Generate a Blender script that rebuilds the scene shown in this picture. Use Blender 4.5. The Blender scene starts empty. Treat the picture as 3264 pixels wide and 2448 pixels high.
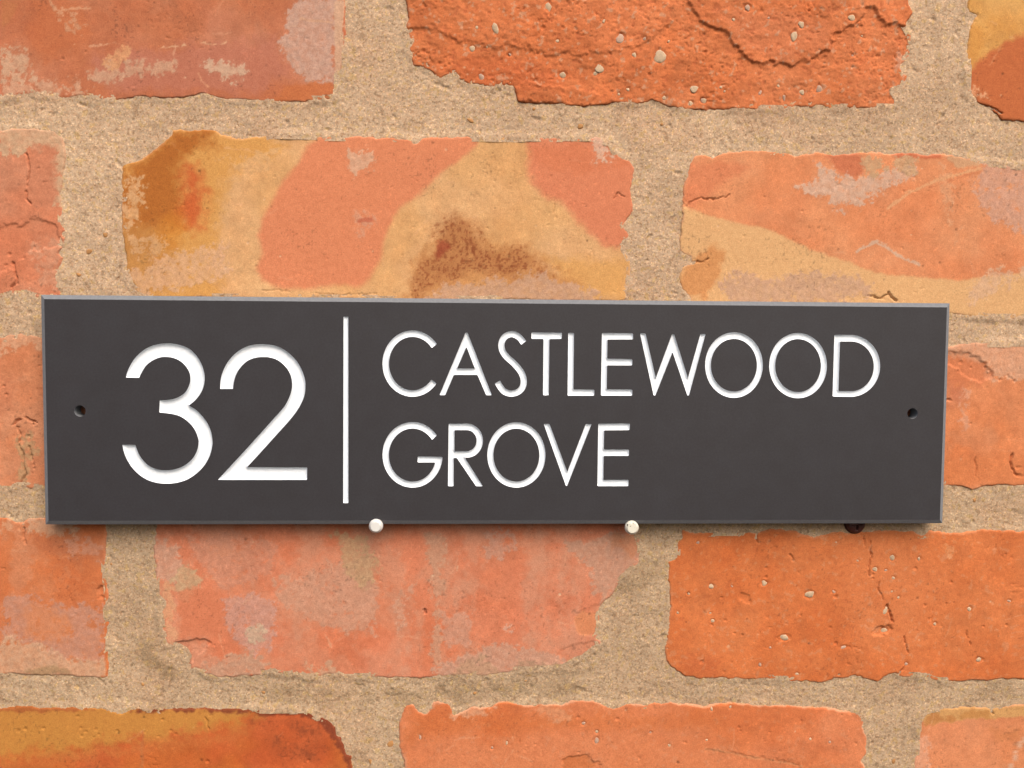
import bpy, bmesh, math, random
import numpy as np
from mathutils import Matrix, Vector
from mathutils.geometry import delaunay_2d_cdt

scene = bpy.context.scene
coll = scene.collection
MM = 0.001

# ------------------------------------------------------------------ camera
# World: X to the right along the wall, Z up, Y into the wall (mm below, metres in Blender).
# Y = 0 is the mean mortar surface; the front of the sign lies at Y = -11 mm, its middle at X = Z = 0.
SIGN_Y = -11.0
FPX, IMW, IMH = 2950.0, 3264, 2448           # focal length in photograph pixels (phone main camera)
RV = np.array([5.39318823e-02, -4.37009672e-02, 6.54001104e-03])
TV = np.array([-3.35613463, 12.585504, 409.086085])
def rodrigues(a):
    t = np.linalg.norm(a); k = a / t
    K = np.array([[0, -k[2], k[1]], [k[2], 0, -k[0]], [-k[1], k[0], 0]])
    return np.eye(3) + math.sin(t) * K + (1 - math.cos(t)) * K @ K
R_cv = rodrigues(RV)
AX = np.array([[1, 0, 0], [0, 0, -1], [0, 1, 0]], float)       # (X, Y, Z) -> (right, down, into the wall)
R_w = R_cv @ AX                                                # world -> camera axes
CAM = (AX.T @ (-R_cv.T @ TV)) + np.array([0, SIGN_Y, 0])       # camera position, mm
cam_data = bpy.data.cameras.new('camera')
cam = bpy.data.objects.new('camera', cam_data); coll.objects.link(cam)
cam_data.sensor_width = 36.0
cam_data.lens = FPX / IMW * 36.0
cam_data.clip_start = 0.01; cam_data.clip_end = 100
Rb = np.array([R_w[0], -R_w[1], -R_w[2]]).T
M = Matrix(Rb.tolist()).to_4x4(); M.translation = Vector((CAM * MM).tolist())
cam.matrix_world = M
scene.camera = cam
scene.render.resolution_x, scene.render.resolution_y = 1024, 768

# ------------------------------------------------------------------ light: bright overcast day, brightest part of the sky up and to the right
SUN_DIR = Vector((0.26, -0.66, 0.80)).normalized()             # towards the sun
EL = math.asin(SUN_DIR.z); AZ = math.atan2(SUN_DIR.x, SUN_DIR.y)
world = bpy.data.worlds.new('World'); scene.world = world
world.use_nodes = True
wn = world.node_tree
sky = wn.nodes.new('ShaderNodeTexSky'); sky.sky_type = 'NISHITA'
sky.sun_disc = False; sky.sun_elevation = EL; sky.sun_rotation = AZ
sky.air_density = 1.0; sky.dust_density = 6.0; sky.ozone_density = 0.3
bg = wn.nodes['Background']; bg.inputs['Strength'].default_value = 0.15
wn.links.new(sky.outputs[0], bg.inputs['Color'])
sun_d = bpy.data.lights.new('sun', 'SUN'); sun_d.energy = 1.2; sun_d.angle = math.radians(55)
sun_d.color = (1.0, 0.975, 0.945)
sun = bpy.data.objects.new('sun', sun_d); coll.objects.link(sun)
sun.rotation_euler = SUN_DIR.to_track_quat('Z', 'Y').to_euler()
vs = scene.view_settings
vs.view_transform = 'Standard'; vs.look = 'None'; vs.gamma = 1.0; vs.use_curve_mapping = False
vs.exposure = 0.57

ALB = 0.62                                                      # photographed brightness -> albedo at this exposure
FINE = 0.42                                                     # mm, relief grid inside the picture

# ------------------------------------------------------------------ survey: readings off the photograph -> mm on a plane of the wall
CROPS = {'c1': (0, 0, 1200 / 2074), 'c2': (1100, 0, 1200 / 2074), 'c3': (2064, 0, 1200 / 1991),
         'c4': (0, 900, 1200 / 2212), 'c5': (1100, 900, 1200 / 2212), 'c6': (2064, 900, 1200 / 2212),
         'c7': (0, 1600, 1200 / 2212), 'c8': (1100, 1600, 1200 / 2212), 'c9': (2064, 1600, 1200 / 2212),
         'n': (360, 1060, 640 / 2124), 'a': (1200, 1020, 800 / 2212), 'b': (2000, 1020, 840 / 2212),
         's': (0, 0, 1.0)}
def to_plane(px, py, Y):
    d = np.stack([(np.asarray(px, float) - IMW / 2) / FPX, (np.asarray(py, float) - IMH / 2) / FPX,
                  np.ones_like(np.asarray(px, float))], -1) @ R_w
    t = (Y - CAM[1]) / d[..., 1]
    return np.stack([CAM[0] + t * d[..., 0], CAM[2] + t * d[..., 2]], -1)
def S(crop, txt, Y=-1.5):
    """'x,y x,y ...' read in one enlargement of the photograph -> (n,2) X,Z in mm."""
    v = np.array([[float(q) for q in p.split(',')] for p in txt.split()])
    ox, oy, s = CROPS[crop]
    return to_plane(ox + v[:, 0] * s, oy + v[:, 1] * s, Y)
def cat(*a): return np.concatenate(a)

# ------------------------------------------------------------------ noise
def _h(ix, iz, seed):
    h = (ix.astype(np.int64) * 374761393 + iz.astype(np.int64) * 668265263 + seed * 974634541) & 0xFFFFFFFF
    h = ((h ^ (h >> 13)) * 1274126177) & 0xFFFFFFFF
    h = ((h ^ (h >> 15)) * 2246822519) & 0xFFFFFFFF
    h = h ^ (h >> 16)
    return (h & 0xFFFFFF) / float(0x7FFFFF) - 1.0
def vn(x, z, sc, seed):
    x = x / sc; z = z / sc
    ix = np.floor(x); iz = np.floor(z)
    fx = x - ix; fz = z - iz
    fx = fx * fx * (3 - 2 * fx); fz = fz * fz * (3 - 2 * fz)
    a = _h(ix, iz, seed); b = _h(ix + 1, iz, seed); c = _h(ix, iz + 1, seed); d = _h(ix + 1, iz + 1, seed)
    return (a + (b - a) * fx) * (1 - fz) + (c + (d - c) * fx) * fz
def fbm(x, z, sc, octv, seed, gain=0.5):
    r = np.zeros_like(x); am = 1.0; tot = 0
    for i in range(octv):
        ca, sa = math.cos(0.6 * i + 0.4), math.sin(0.6 * i + 0.4)
        r += am * vn(x * ca - z * sa, x * sa + z * ca, sc / (2.03 ** i), seed + 17 * i); tot += am; am *= gain
    return r / tot * 1.5
def sst(a, b, x):
    t = np.clip((x - a) / (b - a), 0, 1); return t * t * (3 - 2 * t)

# ------------------------------------------------------------------ plane geometry
def seg_dist(poly, X, Z, closed=True):
    """distance to the line and (closed) inside test"""
    P = np.asarray(poly); n = len(P)
    d2 = np.full(X.shape, 1e18); ins = np.zeros(X.shape, bool)
    for i in range(n if closed else n - 1):
        ax, az = P[i]; bx, bz = P[(i + 1) % n]
        ex, ez = bx - ax, bz - az
        L = ex * ex + ez * ez
        if L < 1e-12: continue
        t = np.clip(((X - ax) * ex + (Z - az) * ez) / L, 0, 1)
        dx = X - ax - t * ex; dz = Z - az - t * ez
        np.minimum(d2, dx * dx + dz * dz, out=d2)
        if closed and az != bz:
            ins ^= ((az > Z) != (bz > Z)) & (X < ex * (Z - az) / ez + ax)
    return np.sqrt(d2), ins
def signed(poly, X, Z):
    d, i = seg_dist(poly, X, Z); return np.where(i, d, -d)
def coarse_field(fn, X, Z, far, pad, box, step=1.0):
    """fn evaluated on a 1 mm lattice inside box (+pad) and interpolated to X, Z; far elsewhere"""
    x0, x1, z0, z1 = box[0] - pad, box[1] + pad, box[2] - pad, box[3] + pad
    x0 = max(x0, X.min() - 1); x1 = min(x1, X.max() + 1); z0 = max(z0, Z.min() - 1); z1 = min(z1, Z.max() + 1)
    out = np.full(X.shape, far)
    if x1 - x0 < 2 * step or z1 - z0 < 2 * step: return out
    gx = np.arange(x0, x1 + step, step); gz = np.arange(z0, z1 + step, step)
    GX, GZ = np.meshgrid(gx, gz)
    F = fn(GX, GZ)
    m = (X >= gx[0]) & (X < gx[-1]) & (Z >= gz[0]) & (Z < gz[-1])
    u = (X[m] - gx[0]) / step; v = (Z[m] - gz[0]) / step
    iu = u.astype(int); iv = v.astype(int); fu = u - iu; fv = v - iv
    iu = np.minimum(iu, len(gx) - 2); iv = np.minimum(iv, len(gz) - 2)
    out[m] = (F[iv, iu] * (1 - fu) + F[iv, iu + 1] * fu) * (1 - fv) + (F[iv + 1, iu] * (1 - fu) + F[iv + 1, iu + 1] * fu) * fv
    return out
def bbox(p): p = np.asarray(p); return p[:, 0].min(), p[:, 0].max(), p[:, 1].min(), p[:, 1].max()

def lin(c):
    c = np.asarray(c, float) / 255.0
    return np.where(c <= 0.04045, c / 12.92, ((c + 0.055) / 1.055) ** 2.4)

# ------------------------------------------------------------------ mesh helpers
def link(name, me, mat=None, parent=None, smooth=True):
    o = bpy.data.objects.new(name, me); coll.objects.link(o)
    if mat and not me.materials: me.materials.append(mat)
    if parent: o.parent = parent
    if smooth and len(me.polygons):
        me.polygons.foreach_set('use_smooth', np.ones(len(me.polygons), bool))
    return o
def mesh_np(name, co, quads):
    me = bpy.data.meshes.new(name)
    nq, k = quads.shape
    me.vertices.add(len(co)); me.vertices.foreach_set('co', np.ascontiguousarray(co, np.float32).ravel())
    me.loops.add(nq * k); me.loops.foreach_set('vertex_index', np.ascontiguousarray(quads, np.int32).ravel())
    me.polygons.add(nq); me.polygons.foreach_set('loop_start', np.arange(0, nq * k, k, dtype=np.int32))
    me.update(calc_edges=True)
    return me
def mesh_py(name, co, faces):
    me = bpy.data.meshes.new(name); me.from_pydata([tuple(float(q) * MM for q in c) for c in co], [], faces); me.update()
    return me
def tint_attr(me, rgb_lin):
    a = me.attributes.new('tint', 'FLOAT_COLOR', 'POINT')
    v = np.ones((len(rgb_lin), 4), np.float32); v[:, :3] = rgb_lin
    a.data.foreach_set('color', v.ravel())
def grid_lines(lo, hi, flo, fhi, fine, coarse):
    flo, fhi = max(lo, flo), min(hi, fhi)
    if fhi <= flo: return np.linspace(lo, hi, max(3, int((hi - lo) / coarse)))
    parts = []
    if flo - lo > coarse: parts.append(np.linspace(lo, flo, max(2, int((flo - lo) / coarse) + 1))[:-1])
    else: flo = lo
    end = hi if hi - fhi <= coarse else fhi
    parts.append(np.linspace(flo, end, max(2, int((end - flo) / fine) + 1)))
    if end < hi: parts.append(np.linspace(end, hi, max(2, int((hi - end) / coarse) + 1))[1:])
    return np.concatenate(parts)
FX0, FX1, FZ0, FZ1 = -252, 240, -192, 184                       # mm, the part of the wall in the picture and a little more
def relief(name, xs, zs, Y, keep, tint):
    """height field over X,Z lines -> mesh facing -Y, only the kept vertices' quads"""
    nx, nz = len(xs), len(zs)
    XX, ZZ = np.meshgrid(xs, zs)
    idx = np.arange(nx * nz).reshape(nz, nx)
    k = keep[:-1, :-1] & keep[1:, :-1] & keep[:-1, 1:] & keep[1:, 1:]
    q = np.stack([idx[:-1, :-1][k], idx[:-1, 1:][k], idx[1:, 1:][k], idx[1:, :-1][k]], -1)
    used = np.unique(q); remap = np.zeros(nx * nz, np.int64); remap[used] = np.arange(len(used))
    co = np.stack([XX.ravel()[used], Y.ravel()[used], ZZ.ravel()[used]], -1) * MM
    me = mesh_np(name, co, remap[q])
    tint_attr(me, tint.reshape(-1, 3)[used])
    return me

# ------------------------------------------------------------------ materials
def nodes_of(name):
    m = bpy.data.materials.new(name); m.use_nodes = True
    nt = m.node_tree; b = nt.nodes['Principled BSDF']
    return m, nt, b
def N(nt, t, **kw):
    n = nt.nodes.new(t)
    for k, v in kw.items():
        if k in n.inputs: n.inputs[k].default_value = v
        else: setattr(n, k, v)
    return n
def ramp(nt, src, stops):
    r = N(nt, 'ShaderNodeValToRGB'); e = r.color_ramp.elements
    while len(e) < len(stops): e.new(0.5)
    for i, (p, c) in enumerate(stops):
        e[i].position = p; e[i].color = (*c, 1) if len(c) == 3 else c
    nt.links.new(src, r.inputs[0]); return r.outputs[0]
def mix(nt, mode, fac, a, b):
    m = N(nt, 'ShaderNodeMix', data_type='RGBA', blend_type=mode)
    m.clamp_factor = True
    for v, i in ((fac, 0), (a, 6), (b, 7)):
        if hasattr(v, 'is_output'): nt.links.new(v, m.inputs[i])
        else: m.inputs[i].default_value = v if i == 0 else ((*v, 1) if len(v) == 3 else v)
    return m.outputs[2]
def coords(nt): return N(nt, 'ShaderNodeTexCoord').outputs['Object']
def noise(nt, co, per_mm, detail=3, rough=0.55):
    n = N(nt, 'ShaderNodeTexNoise'); n.inputs['Scale'].default_value = per_mm * 1000
    n.inputs['Detail'].default_value = detail; n.inputs['Roughness'].default_value = rough
    nt.links.new(co, n.inputs['Vector']); return n.outputs['Fac']
def bump(nt, b, h, dist_mm, strength=1.0):
    n = N(nt, 'ShaderNodeBump'); n.inputs['Distance'].default_value = dist_mm * MM; n.inputs['Strength'].default_value = strength
    nt.links.new(h, n.inputs['Height']); nt.links.new(n.outputs[0], b.inputs['Normal'])
def g(v): return (v, v, v)

def mat_brick():
    m, nt, b = nodes_of('fired_clay')
    co = coords(nt)
    t = N(nt, 'ShaderNodeAttribute', attribute_name='tint').outputs['Color']
    n1 = noise(nt, co, 1.6, 4, 0.65)
    c = mix(nt, 'MULTIPLY', 1.0, t, ramp(nt, n1, [(0.3, g(0.82)), (0.7, g(1.15))]))
    n2 = noise(nt, co, 0.55, 2)
    c = mix(nt, 'MULTIPLY', 1.0, c, ramp(nt, n2, [(0.35, (0.95, 0.93, 0.92)), (0.65, (1.03, 1.05, 1.06))]))
    nt.links.new(c, b.inputs['Base Color'])
    b.inputs['Roughness'].default_value = 0.88
    b.inputs['Specular IOR Level'].default_value = 0.25
    bump(nt, b, n1, 0.11, 0.8)
    return m
def mat_mortar():
    m, nt, b = nodes_of('sand_mortar')
    co = coords(nt)
    t = N(nt, 'ShaderNodeAttribute', attribute_name='tint').outputs['Color']
    v = N(nt, 'ShaderNodeTexVoronoi'); v.inputs['Scale'].default_value = 1900
    nt.links.new(co, v.inputs['Vector'])
    sep = N(nt, 'ShaderNodeSeparateColor'); nt.links.new(v.outputs['Color'], sep.inputs[0])
    c = mix(nt, 'MULTIPLY', 1.0, t, ramp(nt, sep.outputs[0], [(0.0, (0.70, 0.66, 0.60)), (0.14, g(0.94)), (0.8, g(1.04)), (0.95, (1.25, 1.24, 1.2)), (1.0, (1.45, 1.45, 1.4))]))
    c = mix(nt, 'MULTIPLY', 0.7, c, ramp(nt, sep.outputs[1], [(0.0, (1.1, 0.95, 0.85)), (0.5, g(1.0)), (1.0, (0.95, 1.03, 1.08))]))
    n1 = noise(nt, co, 0.9, 4, 0.7)
    c = mix(nt, 'MULTIPLY', 1.0, c, ramp(nt, n1, [(0.3, g(0.88)), (0.7, g(1.12))]))
    nt.links.new(c, b.inputs['Base Color'])
    b.inputs['Roughness'].default_value = 0.95; b.inputs['Specular IOR Level'].default_value = 0.15
    ad = N(nt, 'ShaderNodeMath', operation='ADD'); nt.links.new(n1, ad.inputs[0])
    mu = N(nt, 'ShaderNodeMath', operation='MULTIPLY'); mu.inputs[1].default_value = 500.0
    nt.links.new(v.outputs['Distance'], mu.inputs[0])
    nt.links.new(sep.outputs[2], ad.inputs[1])
    bump(nt, b, ad.outputs[0], 0.15, 0.8)
    return m
def mat_plain(name, rgb, rough=0.6, spec=0.3, vary=0.06, per_mm=0.5, bump_mm=0.03):
    m, nt, b = nodes_of(name)
    co = N(nt, 'ShaderNodeNewGeometry').outputs['Position']; n = noise(nt, co, per_mm, 4, 0.6)
    c = mix(nt, 'MULTIPLY', 1.0, tuple(rgb), ramp(nt, n, [(0.3, g(1 - vary)), (0.7, g(1 + vary))]))
    nt.links.new(c, b.inputs['Base Color'])
    b.inputs['Roughness'].default_value = rough; b.inputs['Specular IOR Level'].default_value = spec
    bump(nt, b, noise(nt, co, per_mm * 3, 3), bump_mm, 1.0)
    return m
def mat_slate():
    m, nt, b = nodes_of('honed_slate')
    co = coords(nt)
    a = noise(nt, co, 0.045, 3); f = noise(nt, co, 1.1, 3, 0.7)
    c = mix(nt, 'MIX', a, (0.0185, 0.0165, 0.0182), (0.0245, 0.0226, 0.0256))
    c = mix(nt, 'MULTIPLY', 1.0, c, ramp(nt, f, [(0.3, g(0.80)), (0.7, g(1.20))]))
    c = mix(nt, 'MULTIPLY', 1.0, c, ramp(nt, noise(nt, co, 0.12, 5, 0.65), [(0.3, (0.93, 0.90, 0.90)), (0.7, (1.08, 1.11, 1.13))]))
    nt.links.new(c, b.inputs['Base Color'])
    b.inputs['Roughness'].default_value = 0.62; b.inputs['Specular IOR Level'].default_value = 0.4
    bump(nt, b, f, 0.03, 0.6)
    return m
def mat_nail(dirty):
    m, nt, b = nodes_of('dirty_white_plastic' if dirty else 'white_plastic')
    co = coords(nt); n = noise(nt, co, 0.75, 4, 0.65)
    hi, lo = ((0.60, 0.57, 0.47), (0.05, 0.042, 0.03)) if dirty else ((0.57, 0.56, 0.525), (0.46, 0.435, 0.385))
    c = ramp(nt, n, [(0.36, lo), (0.43, hi)] if dirty else [(0.15, lo), (0.4, hi)])
    nt.links.new(c, b.inputs['Base Color']); b.inputs['Roughness'].default_value = 0.45
    return m
BRICK, MORTAR = mat_brick(), mat_mortar()
SLATE = mat_slate()
RAW = mat_plain('sawn_slate', (0.155, 0.162, 0.172), 0.8, 0.25, 0.10, 0.8, 0.08)
PAINT = mat_plain('white_engraving_paint', (0.72, 0.755, 0.785), 0.6, 0.2, 0.03, 1.0, 0.06)
STONE = mat_plain('grit_stone', lin((216, 186, 152)) * ALB, 0.85, 0.2, 0.18, 0.6, 0.12)
STONE_G = mat_plain('grey_grit_stone', lin((206, 170, 146)) * ALB, 0.85, 0.2, 0.18, 0.6, 0.12)
BROWN = mat_plain('brown_plastic', (0.07, 0.024, 0.018), 0.45, 0.4, 0.15, 0.6, 0.03)
NAIL_CLEAN, NAIL_DIRTY = mat_nail(False), mat_nail(True)

# ------------------------------------------------------------------ bricks: outlines and surface marks
# marks: ('zone', outline, colour, edge softness mm, edge raggedness mm, strength)   colour of the clay itself
#        ('lime', outline, colour, strength, patch size mm)     old lime / mortar smears
#        ('streak', line, half width mm, colour, strength)
#        ('speck', outline, colour, cover)                      burnt iron specks
#        ('crack', line, half width mm, depth mm)   ('step', outline, raise mm, edge mm)   ('pit', points, radius, depth)
LIMEC = (212, 168, 140)
def B(**k): return k
def rect_from(pts, extra):    # traced part followed by the corners that lie outside the picture, mm
    return cat(pts, np.array(extra, float))
bricks = []

# row 1
bA = S('c1', '1905,0 1905,150 1910,300 1908,410 1868,415 1866,480 1862,540 1800,550 1640,560 1450,562 1340,548 1240,548 1180,528 1110,512 1060,520 1000,535 900,540 790,530 650,550 540,548 480,540 440,530 335,542 230,525 150,520 100,530 0,548')
x1 = bA[0, 0]
bricks.append(B(name='A', out=rect_from(bA, [(x1 - 226, bA[-1, 1]), (x1 - 226, bA[0, 1] + 36), (x1, bA[0, 1] + 36)]),
    base=(204, 122, 86), base2=(198, 112, 72), H=1.7, rough=0.7, rim=0.25, lime=0.18,
    marks=[('zone', S('c1', '0,0 90,0 80,80 50,130 0,150'), (196, 118, 72), 1.5, 2, 0.8),
           ('zone', S('c1', '180,0 420,0 500,120 420,260 250,330 150,260'), (205, 112, 66), 3, 3, 0.6),
           ('zone', S('c1', '520,300 900,260 1500,200 1600,400 1400,520 700,500 480,420'), (196, 118, 92), 4, 3, 0.8),
           ('lime', S('c1', '1640,20 1830,0 1846,420 1700,440 1610,330 1556,240 1590,90'), (208, 164, 142), 1.3, 9),
           ('zone', S('c1', '1842,0 1898,0 1890,300 1868,415 1842,415'), (220, 172, 138), 0.4, 0.3, 0.9),
           ('zone', S('c1', '1560,470 1700,455 1866,470 1862,548 1500,562'), (206, 114, 64), 1.2, 1.5, 0.9),
           ('lime', S('c1', '1120,340 1220,345 1330,350 1345,400 1300,440 1200,400 1130,380'), (218, 178, 146), 1.1, 2.5),
           ('lime', S('c1', '460,390 620,340 960,340 980,400 760,420 640,460 470,440'), (214, 168, 134), 0.8, 4),
           ('lime', S('c1', '0,240 130,260 210,380 200,440 100,450 0,440'), (214, 172, 138), 0.85, 3.5),
           ('lime', S('c1', '0,450 260,440 420,420 480,540 300,540 0,540'), (220, 170, 136), 0.7, 4),
           ('lime', S('c1', '580,340 640,290 690,270 690,320 640,360 590,370'), (226, 160, 110), 1.2, 3),
           ('lime', S('c1', '280,20 420,60 480,140 400,230 330,180'), (214, 158, 120), 0.5, 3),
           ('streak', S('c1', '870,258 960,252 1020,245'), 0.35, (226, 170, 128), 0.9),
           ('streak', S('c1', '1100,232 1180,240 1240,236'), 0.3, (226, 165, 125), 0.9),
           ('streak', S('c1', '290,50 400,45 490,40'), 0.5, (224, 160, 118), 0.8),
           ('streak', S('c1', '945,400 950,300 960,240'), 0.35, (222, 160, 124), 0.7),
           ('streak', S('c1', '1090,400 1110,440 1140,475'), 0.4, (226, 156, 116), 0.9),
           ('streak', S('c1', '490,255 560,245 600,235'), 0.35, (226, 160, 120), 0.8),
           ('streak', S('c1', '1655,100 1740,115 1830,118'), 0.5, (222, 165, 128), 0.7),
           ('streak', S('c1', '1905,0 1893,120 1900,260 1908,400'), 0.35, (206, 104, 62), 0.8),
           ('pit', S('c1', '915,203 810,5 1690,210 340,320 468,282'), 0.8, 0.5)]))
bB = cat(S('c2', '335,0 345,60 350,108 335,125 350,220 345,240 365,330 372,362 430,365 480,390 508,430 540,425 560,408 610,395 630,440 700,460 800,482 850,468 930,480 942,520 948,560 1060,568 1140,570 1170,565 1240,580 1330,585 1440,573 1540,565 1640,572'),
         S('c3', '30,528 110,560 200,575 350,580 500,575 640,580 740,580 800,558 860,570 920,558 990,578 1100,570 1200,572 1320,572 1350,530 1310,480 1362,470 1380,400 1348,350 1400,280 1410,200 1368,130 1402,60 1385,0'))
bricks.append(B(name='B', label='rough orange brick with spalled face and embedded pale stones',
    out=rect_from(bB, [(bB[-1, 0], bB[-1, 1] + 33), (bB[0, 0], bB[0, 1] + 33)]),
    base=(224, 126, 74), base2=(214, 116, 64), H=1.9, rough=3.6, rim=0.1, lime=0.0, grit=0.5,
    marks=[('step', cat(S('c3', '200,-150 210,20 270,90 320,130 380,160 440,200 470,240 500,290 540,320 600,335 700,330 770,350 830,320 880,300 960,270 980,220 1000,180 1060,150 1130,130 1150,40 1210,30 1225,90 1260,125 1370,140 1450,120 1450,-150')), 1.05, 0.5),
           ('step', cat(S('c2', '-100,-150 -100,100 500,160 640,230 720,235 780,255 860,268 900,255 960,270 1010,262 1060,290 1110,302 1200,285 1300,302 1400,290 1480,292 1560,260 1650,240 1800,120 1760,-150')), 0.5, 0.5),
           ('step', S('c2', '930,476 948,560 1140,572 1330,590 1400,520 1250,480 1080,470 1000,430'), 0.5, 0.5),
           ('zone', S('c2', '500,380 700,300 1000,330 1300,420 1000,520 760,480'), (204, 100, 52), 4, 4, 0.6),
           ('zone', S('c3', '350,60 700,40 950,120 980,250 700,320 540,280'), (222, 128, 82), 3, 3, 0.6),
           ('lime', S('c3', '1310,300 1400,200 1410,330 1380,470 1300,500 1320,400'), (222, 160, 128), 0.7, 2.5),
           ('pit', S('c2', '1520,185 1200,150 900,300 520,345 430,275 1090,150 1680,405 1270,155'), 1.1, 0.9),
           ('pit', S('c3', '1088,352 855,58 310,268 600,60 280,225'), 1.0, 0.8)]))
bC = S('c3', '1700,0 1700,60 1752,78 1735,100 1712,122 1710,150 1698,220 1690,300 1688,420 1690,500 1740,520 1748,545 1800,558 1830,580 1850,602 1880,635 1991,640')
bricks.append(B(name='C', out=rect_from(bC, [(bC[0, 0] + 226, bC[-1, 1] + 1), (bC[0, 0] + 226, bC[0, 1] + 34), (bC[0, 0], bC[0, 1] + 34)]),
    base=(228, 168, 92), base2=(222, 152, 74), H=1.8, rough=0.8, rim=0.15, lime=0.1,
    marks=[('zone', S('c3', '2400,60 1991,175 1900,225 1820,270 1760,320 1700,380 1680,500 1740,700 2600,700'), (204, 108, 58), 1.6, 1.2, 1.0),
           ('zone', S('c3', '1700,120 1760,130 1800,200 1740,300 1690,330'), (222, 150, 70), 2, 1, 0.8),
           ('lime', S('c3', '1695,480 1740,470 1780,500 1760,520 1700,515'), (232, 164, 118), 1.2, 2),
           ('crack', S('c3', '1748,545 1800,562 1850,575 1880,600'), 0.45, 1.0),
           ('pit', S('c3', '1838,322'), 0.6, 0.5)]))

# row 2
bD = S('c1', '0,712 80,700 200,704 300,716 345,760 356,830 350,950 332,1100 346,1160 340,1230 362,1280 355,1325 320,1390 346,1420 325,1480 326,1560 338,1640 240,1655')
x1 = bD[5, 0]
bricks.append(B(name='D', out=rect_from(cat(bD, S('s', '130,957 81,941 33,943 0,954')), [(x1 - 226, S('s', '0,954')[0, 1]), (x1 - 226, bD[0, 1])]),
    base=(220, 128, 88), base2=(212, 136, 100), H=1.4, rough=1.6, rim=0.3, lime=0.15,
    marks=[('lime', S('c1', '0,690 340,690 370,900 340,1120 315,1100 318,790 240,770 180,800 120,830 0,800'), (214, 172, 134), 1.7, 5),
           ('zone', S('c1', '170,790 310,800 310,1120 200,1150 140,1080 150,900'), (210, 132, 96), 1, 1, 0.7),
           ('lime', S('c1', '150,1330 330,1300 320,1600 150,1600 180,1450'), (214, 150, 116), 0.7, 5),
           ('crack', S('c1', '140,850 152,900 155,960 140,1010 135,1060 145,1100 165,1120'), 0.4, 0.9),
           ('step', S('c1', '-200,1240 100,1235 210,1190 300,1240 340,1350 250,1370 160,1380 60,1480 0,1500 -200,1500'), -0.6, 0.6),
           ('crack', S('c1', '60,1440 90,1530 50,1600'), 0.6, 0.8),
           ('pit', S('c1', '205,925 75,1500 90,1560 40,1400 20,1460 180,1360 120,1420'), 0.9, 0.8),
           ('pit', S('c1', '350,1290'), 1.4, 1.6)]))
bE = cat(S('c1', '800,1640 740,1605 705,1570 690,1520 680,1400 666,1300 660,1200 665,1090 656,1000 666,940 664,905 760,878 815,838 870,798 930,745 944,715 990,704 1030,716 1060,710 1190,714 1216,738 1270,745 1340,756 1440,745 1490,733 1740,740 1850,745'),
         S('c2', '0,748 140,745 170,760 210,750 280,752 365,765 382,788 410,782 430,755 560,750 750,748 1000,750 1240,748 1390,750 1430,770 1480,775 1486,820 1510,850 1550,868 1580,880 1600,930 1580,1000 1575,1050 1590,1130 1570,1200 1545,1240 1560,1280 1576,1310 1530,1340 1560,1390 1582,1440 1582,1480 1576,1550 1560,1620 1530,1660 1200,1664 900,1655 500,1662 100,1655'))
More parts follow.
